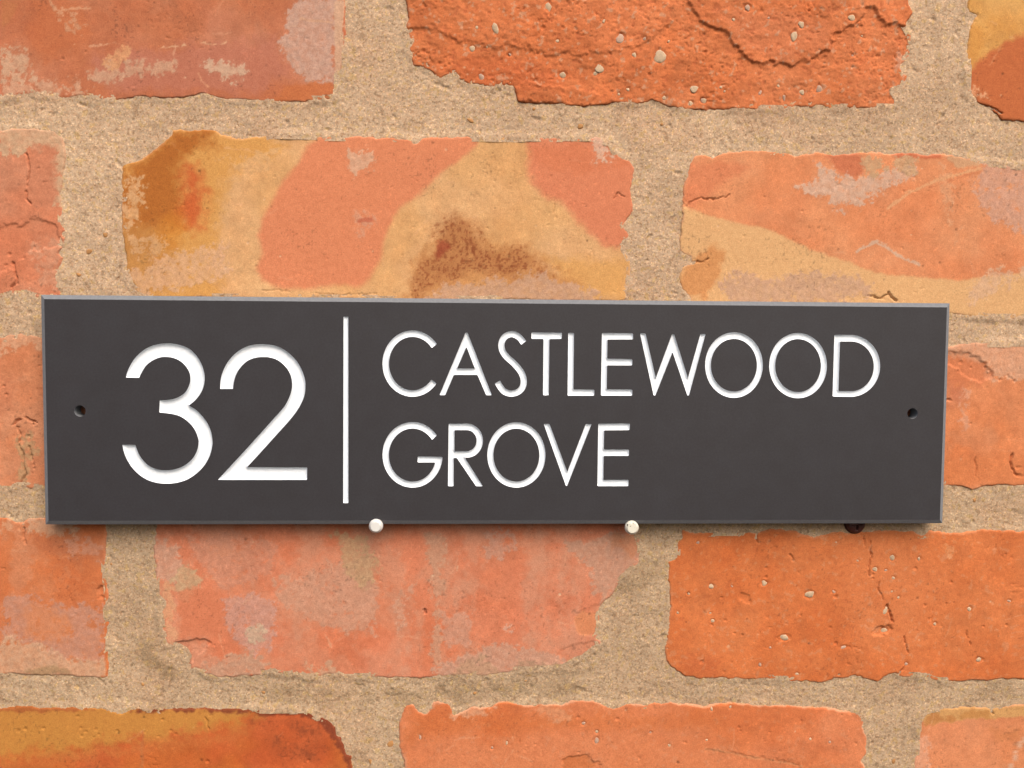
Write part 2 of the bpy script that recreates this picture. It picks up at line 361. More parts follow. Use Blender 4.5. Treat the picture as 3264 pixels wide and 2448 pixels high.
bricks.append(B(name='E', label='buff and salmon flamed brick with burnt brown patch',
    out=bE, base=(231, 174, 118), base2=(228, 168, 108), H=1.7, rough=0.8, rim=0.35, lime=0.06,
    marks=[('zone', S('c1', '640,1700 640,880 940,690 1420,700 1600,800 1480,860 1350,900 1240,1000 1200,1180 1180,1400 1230,1700'), (222, 156, 78), 4, 3, 0.85),
           ('zone', S('c1', '660,960 780,860 930,730 1020,705 1190,715 1160,790 1060,830 1000,900 960,960 1000,1040 1040,1150 980,1240 880,1300 860,1400 720,1420 660,1300'), (186, 106, 38), 5.0, 4, 1.0),
           ('zone', S('c1', '640,1250 860,1250 960,1330 1000,1450 900,1560 780,1680 640,1680'), (202, 138, 72), 4.5, 4, 0.8),
           ('zone', S('c1', '1030,900 1090,930 1120,1050 1100,1180 1090,1260 1030,1240 980,1180 1010,1060'), (210, 96, 44), 5.0, 3, 0.9),
           ('zone', S('c1', '920,1170 1000,1180 1010,1290 950,1380 880,1400 860,1300'), (216, 132, 42), 4, 3, 0.6),
           ('zone', cat(S('c1', '1790,700 1745,760 1690,800 1640,900 1560,990 1500,1100 1440,1200 1420,1290 1440,1400 1408,1480 1440,1545 1560,1588 1700,1588 1900,1568'),
                        S('c2', '60,1580 110,1565 150,1500 200,1420 210,1330 250,1230 310,1130 400,1080 480,1000 550,930 640,870 720,800 760,700')), (229, 138, 94), 1.7, 0.7, 1.0),
           ('zone', S('c2', '1000,700 1010,800 1022,860 1010,930 1030,1000 1100,1080 1180,1110 1260,1190 1330,1260 1400,1340 1500,1372 1560,1330 1600,1330 1640,900 1500,700'), (227, 134, 93), 2.6, 1.2, 1.0),
           ('zone', S('c2', '1020,820 1200,800 1480,800 1560,900 1300,960 1100,920'), (222, 124, 80), 3, 3, 0.6),
           ('zone', S('c2', '1100,1420 1560,1440 1560,1640 1300,1640 1180,1520'), (226, 162, 88), 3, 2, 0.7),
           ('zone', S('c2', '390,1440 540,1250 640,1220 760,1330 900,1370 1010,1390 1150,1480 1300,1580 1200,1660 340,1660'), (206, 136, 74), 5, 3, 0.65),
           ('speck', S('c2', '380,1460 470,1380 540,1180 620,1150 720,1220 800,1340 1000,1380 1150,1490 1240,1560 1000,1530 800,1500 640,1540 400,1640 340,1640'), (138, 64, 30), 0.85),
           ('zone', S('c2', '480,1400 520,1320 575,1340 570,1380 520,1420'), (160, 66, 38), 1.3, 2.4, 0.7),
           ('lime', S('c2', '500,1610 560,1560 700,1570 800,1550 900,1560 1000,1510 1100,1530 1200,1570 1380,1610 1330,1680 400,1680'), (206, 158, 126), 1.3, 4),
           ('lime', S('c1', '680,980 790,960 780,1150 740,1240 690,1260 670,1100'), (226, 176, 128), 0.95, 2.2),
           ('lime', S('c1', '700,1280 800,1260 960,1320 900,1420 760,1440 690,1400'), (224, 172, 124), 0.55, 2.5),
           ('lime', S('c1', '690,1500 780,1480 850,1430 1000,1380 1260,1340 1260,1480 1150,1560 950,1620 740,1620'), (224, 172, 132), 0.9, 3),
           ('lime', S('c1', '1200,860 1300,880 1420,840 1530,800 1480,900 1400,960 1260,930'), (226, 172, 116), 0.9, 2.5),
           ('lime', S('c2', '30,840 130,850 140,900 80,920 60,960 40,900'), (224, 172, 138), 1.4, 2.5),
           ('lime', S('c2', '50,1190 100,1165 160,1220 110,1260 90,1310 60,1250'), (222, 156, 122), 1.0, 2.5),
           ('lime', S('c2', '1395,770 1420,780 1430,850 1445,870 1400,875 1390,830'), (228, 184, 156), 1.6, 3),
           ('zone', S('c2', '70,1205 150,1200 150,1220 70,1222'), (196, 96, 66), 0.6, 0.9, 0.7),
           ('crack', S('c2', '1480,1090 1505,1065 1540,1080'), 0.4, 0.6),
           ('crack', S('c2', '1150,1170 1152,1120'), 0.25, 0.4),
           ('crack', S('c4', '1540,50 1600,42 1700,52'), 0.3, 0.25), ('crack', S('c4', '1850,62 1960,76 2060,70 2212,66'), 0.3, 0.3),
           ('pit', S('c2', '818,1030 782,1255 395,995 375,1250 315,1405 250,1030 990,960 1090,1245 1105,825 1135,970 1480,1605 920,1505 1405,1060'), 0.6, 0.4),
           ('pit', S('c1', '1065,850 1270,1100 1510,970 1670,1150 1800,1425 1410,1465 1305,1470'), 0.7, 0.45)]))
bF = S('c3', '230,1590 182,1530 170,1470 182,1410 232,1390 226,1360 168,1330 180,1200 190,1080 184,990 210,930 226,862 262,820 300,808 350,830 430,798 530,794 640,790 740,795 790,818 900,800 1000,815 1090,805 1200,795 1290,810 1400,805 1480,812 1570,805 1700,832 1780,850 1991,872')
F_bot = S('c6', '2212,215 2060,215 1900,205 1790,190 1500,185 900,180 200,150')
bricks.append(B(name='F', out=cat(bF, np.array([(bF[8, 0] + 226, bF[-1, 1] - 1), (bF[8, 0] + 226, F_bot[0, 1])]), F_bot),
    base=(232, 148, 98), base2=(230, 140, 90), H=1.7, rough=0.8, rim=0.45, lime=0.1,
    marks=[('zone', S('c3', '150,1070 330,1140 500,1182 640,1212 780,1272 900,1332 1040,1372 1130,1412 1260,1450 1480,1470 1640,1482 1800,1462 1991,1440 2600,1420 2600,1900 100,1900'), (233, 177, 120), 0.9, 0.6, 1.0),
           ('zone', S('c3', '200,860 420,850 560,880 400,960 250,1090 190,1080'), (226, 130, 86), 2.5, 2, 0.7),
           ('zone', S('c3', '960,805 1120,800 1180,860 1100,940 1040,920 970,860'), (208, 112, 74), 1.6, 2, 0.8),
           ('zone', S('c3', '1290,800 1560,806 1560,835 1300,836'), (204, 96, 60), 0.6, 0.8, 0.7),
           ('zone', S('c3', '190,1410 290,1330 330,1280 400,1320 390,1440 300,1580 180,1560'), (220, 146, 86), 2, 2, 0.85),
           ('lime', S('c3', '770,990 860,985 900,940 905,880 960,890 990,930 1080,950 1230,935 1300,900 1400,870 1405,950 1300,960 1240,1000 1140,1085 1080,1060 1010,1110 980,1040 900,1020'), (218, 176, 150), 1.25, 3),
           ('lime', S('c3', '1160,820 1250,880 1200,910 1150,870'), (206, 160, 118), 1.5, 3),
           ('lime', S('c3', '1320,850 1400,840 1410,900 1340,890'), (206, 160, 118), 1.5, 3),
           ('lime', S('c3', '1700,960 1760,900 1800,860 1991,880 2200,900 2200,1250 1991,1220 1880,1180 1800,1120 1750,1040'), (214, 160, 134), 1.05, 4),
           ('lime', S('c3', '390,1490 500,1445 620,1480 800,1450 1000,1450 1190,1500 1160,1560 1000,1600 520,1610 440,1560'), (208, 160, 128), 1.2, 5),
           ('lime', S('c3', '1700,1520 1800,1440 1991,1390 2200,1380 2200,1480 1991,1480 1850,1540 1700,1620'), (224, 176, 140), 0.85, 4),
           ('lime', S('c3', '1540,830 1600,830 1660,1200 1670,1320 1620,1300 1570,1080 1530,960'), (226, 160, 116), 0.65, 4),
           ('streak', S('c3', '1110,1330 1160,1300 1210,1280 1260,1298 1330,1350 1390,1375 1440,1400'), 0.7, (220, 178, 148), 0.9),
           ('streak', S('c3', '1280,1100 1380,1020 1480,975 1600,930 1770,888'), 0.7, (234, 168, 118), 0.9),
           ('streak', S('c3', '1500,990 1650,940 1770,905'), 0.35, (206, 118, 78), 0.5),
           ('zone', S('c3', '1580,810 1800,850 1750,880 1640,890 1580,850'), (214, 168, 126), 1.0, 1.5, 0.75),
           ('crack', S('c3', '205,1085 270,1046 340,1052 400,1042 440,1028'), 0.32, 0.7),
           ('crack', S('c3', '230,1394 270,1382 300,1384 325,1368'), 0.35, 0.8),
           ('crack', S('c3', '1170,1560 1240,1580 1280,1550 1320,1590'), 0.6, 1.0),
           ('pit', S('c3', '1830,1295 1265,1125 1360,1010 820,1115 620,1040 1350,1310 515,1248 495,1275'), 0.7, 0.5)]))

# row 3 (mostly behind the sign)
bG = S('c4', '0,325 60,305 110,298 160,305 240,320')
gb = S('c4', '250,1228 180,1210 100,1205 60,1232 0,1225')
gx = S('s', '300,1300')[0, 0]
bricks.append(B(name='G', out=cat(np.array([(gx + 110 - 226, bG[0, 1])]), bG, np.array([(gx + 108, bG[-1, 1] - 1), (gx + 110, gb[0, 1] + 1)]), gb, np.array([(gx + 110 - 226, gb[-1, 1])])),
    base=(224, 140, 96), base2=(216, 132, 88), H=1.3, rough=1.7, rim=0.35, lime=0.25,
    marks=[('lime', S('c4', '0,310 250,300 250,390 120,370 60,400 0,420'), (222, 164, 126), 1.0, 4),
           ('crack', S('c4', '60,840 110,800 140,795 210,830'), 0.6, 1.0),
           ('crack', S('c4', '90,850 110,890 100,950 130,1010 125,1060 150,1130 110,1190'), 0.4, 0.9),
           ('crack', S('c4', '165,960 180,1050 190,1100'), 0.4, 0.7),
           ('lime', S('c4', '110,920 180,920 190,1000 150,1150 110,1180 140,1040'), (190, 146, 104), 1.2, 2.5),
           ('pit', S('c4', '160,905 30,660 15,610 100,855 190,835 175,1020 105,960'), 1.0, 0.9),
           ('zone', S('c4', '0,560 60,560 60,760 0,800'), (206, 122, 84), 3, 2, 0.6)]))
hid0, hid1 = gx + 128, gx + 128 + 222
gz0, gz1 = gb[0, 1], bG[-1, 1]
bricks.append(B(name='hid', out=np.array([(hid0, gz0), (hid1, gz0), (hid1, gz1), (hid0, gz1)]), base=(220, 130, 85), base2=(212, 120, 75), H=1.4, rough=1.2, rim=0.3, lime=0.2, marks=[], coarse=True))
bH = S('c6', '1775,375 1850,358 2000,350 2100,352 2212,345')
hb = S('c6', '2212,1198 2150,1200 2070,1194 1960,1210 1910,1228 1850,1200 1745,1200')
hx0 = hid1 + 17
bricks.append(B(name='H', out=cat(np.array([(hx0, bH[0, 1])]), bH, np.array([(hx0 + 226, bH[-1, 1]), (hx0 + 226, hb[0, 1])]), hb, np.array([(hx0, hb[-1, 1])])),
    base=(228, 138, 88), base2=(224, 130, 78), H=1.6, rough=1.2, rim=0.3, lime=0.18,
    marks=[('lime', S('c6', '1740,330 2300,320 2300,540 2180,535 2080,545 2030,560 1990,470 1900,430 1780,440'), (224, 164, 128), 1.5, 6),
           ('step', S('c6', '1700,420 1900,410 1980,450 2020,520 2030,555 1960,580 1870,545 1780,480 1700,520'), -0.7, 0.6),
           ('zone', S('c6', '1740,430 1900,430 2000,480 2030,560 1900,620 1760,600'), (216, 124, 80), 2, 3, 0.7),
           ('zone', S('c6', '1760,600 1860,600 1880,680 1780,720'), (204, 118, 86), 3, 2, 0.6),
           ('lime', S('c6', '1850,650 1920,640 1900,800 1870,900 1840,860'), (226, 160, 126), 0.8, 3),
           ('zone', S('c6', '1750,1050 2300,1000 2300,1200 1750,1200'), (222, 126, 72), 4, 3, 0.6),
           ('crack', S('c6', '2150,1010 2140,1060 2160,1120 2200,1150'), 0.5, 0.9),
           ('crack', S('c6', '1930,1020 1940,1090 1930,1140'), 0.3, 0.5),
           ('crack', S('c6', '1760,690 1790,695'), 0.5, 0.7),
           ('pit', S('c6', '2075,575 1905,830 2165,580 1910,500 1850,470 1990,500 2180,1090 2190,1130'), 0.9, 0.7)]))

# row 4
bJ = S('c7', '0,90 60,100 120,128 180,92 260,100 400,108 618,112 622,380 632,480 640,560 651,600 630,640 640,760 646,850 634,900 636,1036 600,1042 480,1036 350,1024 220,1030 100,1018 0,1022')
x1 = bJ[6, 0]
bricks.append(B(name='J', out=cat(bJ, np.array([(x1 - 226, bJ[-1, 1]), (x1 - 226, bJ[0, 1])])),
    base=(220, 122, 70), base2=(212, 116, 66), H=1.6, rough=1.0, rim=0.25, lime=0.15, wipe=0.3,
    marks=[('lime', S('c7', '160,110 300,95 430,110 430,170 330,180 220,180 170,195'), (216, 164, 128), 1.3, 5),
           ('lime', S('c7', '0,110 60,120 90,160 40,190 0,180'), (222, 160, 120), 0.8, 3),
           ('zone', S('c7', '180,200 330,190 620,220 620,360 350,330 200,290'), (196, 112, 72), 4, 3, 0.6),
           ('lime', S('c7', '380,220 520,200 610,250 610,360 400,330'), (204, 140, 110), 0.75, 5),
           ('lime', S('c7', '0,560 180,560 420,620 600,600 612,800 600,950 380,940 260,870 120,820 0,840'), (204, 146, 122), 0.95, 7),
           ('zone', S('c7', '140,620 300,600 420,700 360,840 220,820 150,760'), (222, 134, 84), 2.5, 3, 0.6),
           ('lime', S('c7', '0,840 100,850 200,880 300,920 400,950 500,955 615,945 615,1036 350,1020 0,1015'), (216, 166, 130), 1.7, 6),
           ('zone', S('c7', '140,1000 250,975 330,970 410,1010 350,1024 200,1028'), (178, 138, 98), 1, 1.5, 0.8),
           ('zone', S('c7', '612,620 645,640 640,1030 615,1030'), (218, 116, 60), 0.6, 0.5, 0.85),
           ('crack', S('c7', '130,140 140,180 130,210 145,250'), 0.35, 0.7),
           ('step', S('c7', '560,510 600,505 620,560 600,590 570,570'), -1.0, 0.5),
           ('pit', S('c7', '408,570 15,395'), 0.8, 0.6)]))
bK = cat(S('c7', '900,90 905,150 890,290 900,340 906,400 904,460 900,560 945,600 920,640 935,720 940,780 975,850 1010,852 1075,880 1092,910 1066,960 1075,990 1150,985 1200,1020 1300,1040 1400,1032 1530,1026 1540,1000 1600,1010 1690,1030 1740,1015 1800,1046 1900,1030 1960,1020 2010,1040'),
         S('c8', '0,1045 150,1035 270,1040 350,1045 440,1040 580,1032 700,1025 830,1030 1000,1002 1260,988 1300,980 1340,950 1400,930 1480,870 1520,830 1482,800 1500,780 1506,720 1500,650 1512,600 1560,570 1640,450 1720,380 1752,290 1740,230 1722,180 1700,80 800,75'))
bricks.append(B(name='K', label='salmon brick under the sign veiled with pale lime streaks',
    out=bK, base=(226, 134, 96), base2=(222, 126, 86), H=1.6, rough=0.8, rim=0.2, lime=0.35, wipe=0.42,
    marks=[('lime', S('c7', '900,230 1030,250 1060,380 1020,480 910,440 890,300'), (212, 160, 132), 1.1, 6),
           ('lime', S('c7', '1020,440 1100,400 1160,460 1140,500 1080,540 1010,500'), (204, 164, 124), 1.6, 4),
           ('lime', S('c7', '940,470 1030,500 1040,800 1000,840 960,760 930,620'), (226, 166, 122), 0.8, 5),
           ('zone', S('c7', '1038,520 1300,510 1340,780 1300,800 1050,800'), (222, 128, 88), 1.2, 1.5, 0.8),
           ('lime', S('c7', '1310,580 1500,540 1620,620 1600,860 1480,900 1380,820 1340,700'), (208, 152, 132), 1.1, 7),
           ('lime', S('c7', '1480,760 1530,760 1530,810 1480,815'), (206, 172, 142), 1.6, 3),
           ('lime', S('c7', '1100,200 1400,180 1640,230 1600,420 1320,560 1180,400'), (212, 142, 112), 0.8, 6),
           ('lime', S('c7', '1600,450 1900,380 2200,300 2200,780 1950,760 1800,700 1640,560'), (212, 154, 124), 0.95, 7),
           ('lime', S('c7', '1960,180 2130,200 2212,330 2212,480 2100,500 2040,420'), (202, 158, 116), 1.1, 5),
           ('lime', S('c7', '1340,900 1480,900 1560,960 1540,1010 1400,1030 1220,1030 1200,960'), (204, 156, 126), 1.2, 4),
           ('lime', S('c7', '1080,860 1220,820 1220,900 1320,920 1200,1010 1090,970'), (218, 146, 112), 0.8, 4),
           ('lime', S('c7', '1800,960 1940,955 1960,1010 1850,1030'), (208, 160, 126), 1.0, 4),
           ('lime', S('c8', '480,200 560,200 580,500 560,800 550,960 520,960 520,640 490,380'), (210, 154, 122), 1.1, 5),
           ('lime', S('c8', '560,680 750,670 740,840 640,860 560,840'), (212, 152, 124), 1.05, 6),
           ('lime', S('c8', '300,540 410,480 380,700 320,780 290,700'), (212, 154, 124), 0.95, 6),
           ('lime', S('c8', '825,205 900,170 970,190 1000,270 940,320 880,345 830,290'), (210, 152, 126), 1.15, 5),
           ('lime', S('c8', '1290,240 1400,250 1520,190 1740,200 1750,300 1640,440 1560,560 1510,590 1480,520 1440,400 1380,320'), (206, 154, 126), 1.15, 7),
           ('zone', S('c8', '1560,190 1740,180 1740,290 1680,330 1580,270'), (214, 132, 86), 1.5, 2.5, 0.5),
           ('lime', S('c8', '540,990 660,960 780,890 880,865 980,870 1100,900 1220,930 1270,985 1000,1010 820,1035 600,1035'), (208, 154, 126), 1.6, 6),
           ('lime', S('c8', '700,950 800,900 860,960 900,1030 640,1030'), (196, 150, 116), 1.0, 4),
           ('lime', S('c8', '1000,950 1120,930 1230,960 1260,1000 1000,1015'), (186, 144, 112), 1.0, 4),
           ('zone', S('c8', '1345,690 1400,650 1500,650 1505,770 1400,800 1360,760'), (226, 142, 92), 0.8, 1, 0.7),
           ('step', S('c8', '1340,700 1360,660 1430,630 1510,600 1505,780 1420,800 1370,770'), -0.25, 0.7),
           ('step', S('c8', '1250,870 1340,835 1480,830 1500,860 1400,940 1280,985 1260,930'), -0.35, 0.6),
           ('step', S('c7', '980,850 1060,830 1180,812 1230,830 1180,900 1090,1000 1000,1000'), -0.9, 0.5),
           ('lime', S('c8', '930,740 995,735 985,765 950,775'), (224, 172, 146), 1.0, 2),
           ('streak', S('c8', '655,405 665,380'), 0.4, (232, 176, 140), 0.9),
           ('streak', S('c7', '1210,440 1260,460 1290,480'), 0.3, (234, 160, 120), 0.8),
           ('streak', S('c7', '1910,780 1940,860'), 0.3, (234, 164, 124), 0.8),
           ('crack', S('c7', '1540,1003 1600,1015 1690,1033 1740,1018'), 0.6, 1.2),
           ('pit', S('c8', '467,640 470,655'), 1.0, 2.2),
           ('pit', S('c8', '1098,487 1145,635 565,555 935,640 1010,345 1240,620'), 0.6, 0.4)]))
bL = cat(S('c9', '205,155 240,170 300,185 400,174 500,170 600,180 642,192 680,165 730,158 790,165 880,170 930,195 980,205 1060,190 1130,170 1210,180 1300,174 1450,170 1560,170 1620,190 1660,165 1750,175 1850,182 1960,165 2080,166 2212,172'))
lb = S('c9', '2212,1048 2110,1045 2000,1055 1900,1055 1800,1065 1700,1060 1650,1040 1580,1030 1500,1036 1470,1015 1400,1025 1360,1062 1300,1050 1260,1036 1220,1025 1180,1045 1100,1045 1060,1062 1000,1065 880,1060 760,1052 600,1050 450,1045 300,1045 220,1030 150,985 110,940 105,880 116,800 120,700 136,620 130,530 118,430 130,350 160,340 175,230 200,215')
lx = lb[-8, 0]
bricks.append(B(name='L', label='orange brick pitted with small pale stones', out=cat(bL, np.array([(lx + 226, bL[-1, 1]), (lx + 226, lb[0, 1])]), lb),
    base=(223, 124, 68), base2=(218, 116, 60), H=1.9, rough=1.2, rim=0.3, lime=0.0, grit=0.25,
    marks=[('zone', S('c9', '1200,200 1600,200 1800,500 1500,900 1200,800 1100,400'), (226, 130, 76), 8, 4, 0.6),
           ('zone', S('c9', '200,900 400,900 420,1040 200,1020'), (206, 104, 56), 3, 3, 0.6),
           ('lime', S('c9', '1740,260 1800,250 1790,320 1750,330'), (230, 150, 96), 1.0, 3),
           ('crack', S('c9', '645,185 640,210 655,240'), 0.4, 0.8),
           ('crack', S('c9', '1272,195 1280,260'), 0.28, 0.7),
           ('crack', S('c9', '1312,230 1318,300 1325,330 1305,380 1308,435 1330,455'), 0.3, 0.9),
           ('crack', S('c9', '1368,475 1365,520 1380,550 1388,585'), 0.25, 0.7),
           ('crack', S('c9', '1512,790 1525,850 1535,900 1525,950 1495,1000 1480,1020'), 0.32, 0.9),
           ('crack', S('c9', '1410,610 1430,660 1445,710'), 0.5, 1.0),
           ('crack', S('c9', '1875,755 1885,800 1905,850'), 0.3, 0.6),
           ('crack', S('c9', '840,310 860,335'), 0.4, 0.6),
           ('step', S('c9', '1330,770 1350,735 1430,725 1440,760 1390,790'), -1.0, 0.6),
           ('step', S('c9', '540,550 600,540 605,600 560,600'), -0.5, 0.5),
           ('pit', S('c9', '700,390 700,445 860,345 905,670 560,785 515,775 460,700 440,565 240,540 1075,740 1110,560 1790,475 1635,610 1980,735 2115,725 1110,835 1130,1020 380,725 1580,395 320,945 2110,310 1330,430 1760,600'), 0.9, 0.8)]))

# row 5
bM = S('c7', '0,1210 100,1205 230,1215 330,1210 480,1215 600,1210 650,1225 710,1242 790,1210 900,1215 1100,1220 1180,1215 1300,1220 1480,1215 1640,1215 1720,1220 1790,1215 1830,1240 1860,1260 1930,1280 1970,1330 1976,1370 2005,1390 2020,1440 2026,1480 2060,1500 2072,1563')
bricks.append(B(name='M', label='glossy ochre and burnt orange brick with dark rim', out=cat(bM, np.array([(bM[-1, 0] + 1, bM[-1, 1] - 51), (bM[-1, 0] - 225, bM[-1, 1] - 51), (bM[-1, 0] - 225, bM[0, 1])])),
    base=(208, 96, 46), base2=(204, 104, 44), H=1.7, rough=0.8, rim=0.0, lime=0.0,
    marks=[('zone', S('c7', '-400,1100 -400,1560 0,1535 200,1490 400,1470 600,1450 800,1400 950,1405 1150,1350 1300,1330 1420,1300 1500,1250 1400,1100'), (207, 140, 62), 5.0, 5, 0.92),
           ('zone', S('c7', '-100,1560 300,1500 700,1440 1000,1400 1300,1350 1500,1320 1400,1420 900,1460 400,1540 0,1600'), (206, 112, 54), 3, 3, 0.6),
           ('zone', S('c7', '-400,1190 500,1195 560,1225 300,1240 -400,1235'), (176, 92, 44), 0.8, 1, 0.8),
           ('zone', S('c7', '720,1190 1860,1190 2000,1330 2090,1560 2040,1560 1960,1400 1900,1310 1780,1270 1500,1245 1200,1238 800,1240'), (132, 58, 32), 1.1, 1.8, 0.85),
           ('speck', S('c7', '1380,1230 1900,1270 1980,1380 2000,1540 1700,1560 1500,1400'), (150, 70, 36), 0.25),
           ('streak', S('c7', '835,1360 830,1450 832,1560'), 0.7, (196, 112, 60), 0.8),
           ('crack', S('c7', '1210,1270 1225,1340'), 0.3, 0.5),
           ('pit', S('c7', '470,1335 500,1355 560,1340 575,1370 685,1350 845,1355 1000,1350 1030,1370 250,1335 140,1340 100,1350 450,1265 475,1380 545,1385'), 0.9, 0.55),
           ('pit', S('c7', '950,1285 1215,1530 1810,1525'), 1.0, 0.9)]))
bN = cat(S('c8', '345,1563 340,1510 320,1460 315,1400 310,1330 330,1250 355,1200 385,1184 410,1195 430,1235 470,1246 500,1220 510,1180 550,1172 590,1180 620,1205 640,1252 700,1225 760,1200 850,1215 900,1185 960,1175 1020,1190 1100,1196 1140,1180 1270,1196 1320,1165 1460,1170 1500,1185 1600,1215 1660,1185 1760,1190'),
         S('c9', '50,1180 90,1190 150,1175 180,1196 270,1190 330,1206 390,1190 500,1185 600,1190 800,1200 950,1210 1100,1220 1180,1236 1240,1225 1280,1250 1290,1290 1275,1330 1285,1360 1296,1420 1290,1480 1260,1520 1292,1563'))
bricks.append(B(name='N', out=cat(bN, np.array([(bN[-1, 0], bN[-1, 1] - 48), (bN[0, 0], bN[-1, 1] - 48)])),
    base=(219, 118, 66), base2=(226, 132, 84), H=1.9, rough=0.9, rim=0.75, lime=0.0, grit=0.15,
    marks=[('zone', S('c8', '380,1260 900,1260 1500,1250 2200,1250 2200,1330 1500,1340 700,1360 360,1400'), (212, 112, 56), 4, 3, 0.5),
           ('zone', S('c8', '600,1420 1200,1380 1800,1400 2300,1450 2300,1600 500,1600'), (228, 136, 88), 5, 4, 0.7),
           ('lime', S('c8', '1150,1195 1280,1190 1320,1270 1260,1285 1190,1270'), (228, 150, 104), 1.2, 4),
           ('lime', S('c8', '640,1255 720,1215 850,1215 820,1240 720,1255'), (232, 160, 118), 1.4, 4),
           ('zone', S('c8', '1280,1500 1340,1490 1420,1500 1480,1560 1280,1580'), (206, 112, 58), 0.8, 1, 0.6),
           ('step', S('c8', '1275,1520 1320,1490 1420,1495 1500,1540 1520,1650 1280,1650'), -0.6, 0.4),
           ('streak', S('c9', '340,1455 500,1480 600,1510 700,1518 850,1545 910,1560'), 0.55, (232, 150, 100), 0.9),
           ('step', S('c9', '340,1450 520,1475 610,1500 850,1535 920,1552 920,1700 340,1700'), -0.35, 0.4),
           ('pit', S('c8', '1400,1300 1480,1355 1370,1270 862,1455 1600,1280 1372,1475'), 0.8, 0.6),
           ('pit', S('c9', '540,1330 550,1350 225,1420 720,1360 905,1290 210,1415'), 0.8, 0.6)]))
bO = S('c9', '1568,1563 1575,1460 1580,1360 1590,1280 1630,1226 1700,1210 1800,1216 1900,1205 2020,1216 2060,1205 2212,1190')
bricks.append(B(name='O', out=cat(bO, np.array([(bO[0, 0] + 226, bO[-1, 1]), (bO[0, 0] + 226, bO[0, 1] - 48), (bO[0, 0], bO[0, 1] - 48)])),
    base=(226, 138, 88), base2=(230, 142, 94), H=1.8, rough=0.9, rim=0.3, lime=0.1,
    marks=[('zone', S('c9', '1610,1225 1700,1205 1900,1200 2030,1210 2300,1180 2300,1260 2000,1275 1800,1295 1640,1315 1610,1290'), (218, 160, 96), 0.8, 1, 0.95),
           ('zone', S('c9', '1620,1290 1680,1240 1740,1270 1800,1240 1820,1285 1640,1320'), (196, 124, 66), 0.8, 1.5, 0.75),
           ('zone', S('c9', '1830,1260 1920,1220 2010,1230 2020,1270 1850,1285'), (200, 132, 68), 0.8, 1.5, 0.7),
           ('lime', S('c9', '1580,1370 1660,1400 1640,1480 1650,1563 1575,1563'), (232, 164, 128), 1.1, 5),
           ('streak', S('c9', '2230,1400 2190,1430 2170,1490 2140,1563'), 0.7, (226, 176, 144), 0.9),
           ('zone', S('c9', '2030,1350 2200,1330 2200,1400 2050,1410'), (212, 128, 72), 2.5, 2, 0.5),
           ('crack', S('c9', '2020,1215 2040,1250'), 0.5, 0.8)]))

# stones in the clay: (brick, enlargement, 'x,y,rx,ry ...')
STONES = [('B', 'c2', '1120,35,18,28 830,160,17,34 700,265,16,18 750,420,16,19 1200,410,24,18 1405,370,27,24 1518,208,24,26 1735,305,37,34 1925,485,24,30 1980,550,18,17 1760,535,11,11 1595,300,12,15 1650,212,12,11 1510,515,9,9 1560,490,10,9 1425,115,8,15 1785,225,9,9 725,150,9,10 1170,225,11,9 1380,400,14,10 910,295,9,10 780,255,7,7'),
          ('B', 'c3', '530,42,19,19 455,105,9,9 815,130,18,19 775,195,18,28 725,515,9,17 912,465,17,19 820,485,15,15 600,485,8,14 1090,290,8,8 695,452,11,8 410,480,7,8 390,460,9,8 298,530,15,14 232,545,14,12 1080,95,22,17 1140,186,8,6 640,95,8,8'),
          ('L', 'c9', '378,500,17,16 690,482,18,16 955,548,33,26 300,243,11,9 1342,400,17,14 1442,332,18,18 1600,338,11,13 1405,405,12,7 1450,450,12,9 1100,532,14,8 1403,640,13,24 1400,760,23,14 805,802,38,19 1155,857,21,9 1955,932,24,15 665,962,10,13 1898,632,14,15 2130,585,14,9 725,860,8,8 385,702,13,10 882,1015,13,8 1525,957,12,9 1480,565,9,11 1695,722,13,11 500,500,8,6 245,545,8,7 180,655,9,9 372,657,10,6 1112,240,7,5 1440,530,7,9 1240,348,8,7'),
          ('N', 'c8', '1480,1356,10,10 1480,1405,14,18 1402,1306,13,12 950,1420,7,12 1798,1360,7,7 440,1385,8,14 865,1450,9,9'),
          ('N', 'c9', '960,1398,9,9 1075,1417,9,9 490,1210,10,11 380,1222,8,14 350,1405,9,9 130,1437,9,9 20,1360,8,7')]

# neighbours wholly outside the picture, laid to the same bond, so the wall goes on
random.seed(5)
PAL = [(220, 124, 72), (226, 138, 92), (208, 116, 70), (228, 162, 96), (214, 110, 58), (204, 120, 86)]
def spare(x0, z0, x1, z1):
    p = []
    for (ax, az), (bx, bz) in (((x0, z0), (x1, z0)), ((x1, z0), (x1, z1)), ((x1, z1), (x0, z1)), ((x0, z1), (x0, z0))):
        n = max(3, int(math.hypot(bx - ax, bz - az) / 9))
        for i in range(n):
            p.append((ax + (bx - ax) * i / n + random.uniform(-.9, .9), az + (bz - az) * i / n + random.uniform(-.9, .9)))
    c = random.choice(PAL)
    bricks.append(B(name='spare', out=np.array(p), base=c, base2=tuple(q - 10 for q in c), H=1.6, rough=random.choice((0.8, 1.0, 2.2)), rim=0.3, lime=random.choice((0, .2, .4)), marks=[], coarse=True))
EX0, EX1, EZ0, EZ1 = -452, 452, -360, 352
byname = {b['name']: b for b in bricks}
for row in (('A', 'B', 'C'), ('D', 'E', 'F'), ('G', 'hid', 'H'), ('J', 'K', 'L'), ('M', 'N', 'O')):
    l, r = bbox(byname[row[0]]['out']), bbox(byname[row[-1]]['out'])
    if l[0] - 17 > EX0 + 20: spare(EX0 + 3, l[2], l[0] - 17, l[3])
    if r[1] + 17 < EX1 - 20: spare(r[1] + 17, r[2], EX1 - 3, r[3])
zt = bbox(byname['B']['out'])[3] + 16; zb = bbox(byname['N']['out'])[2] - 16
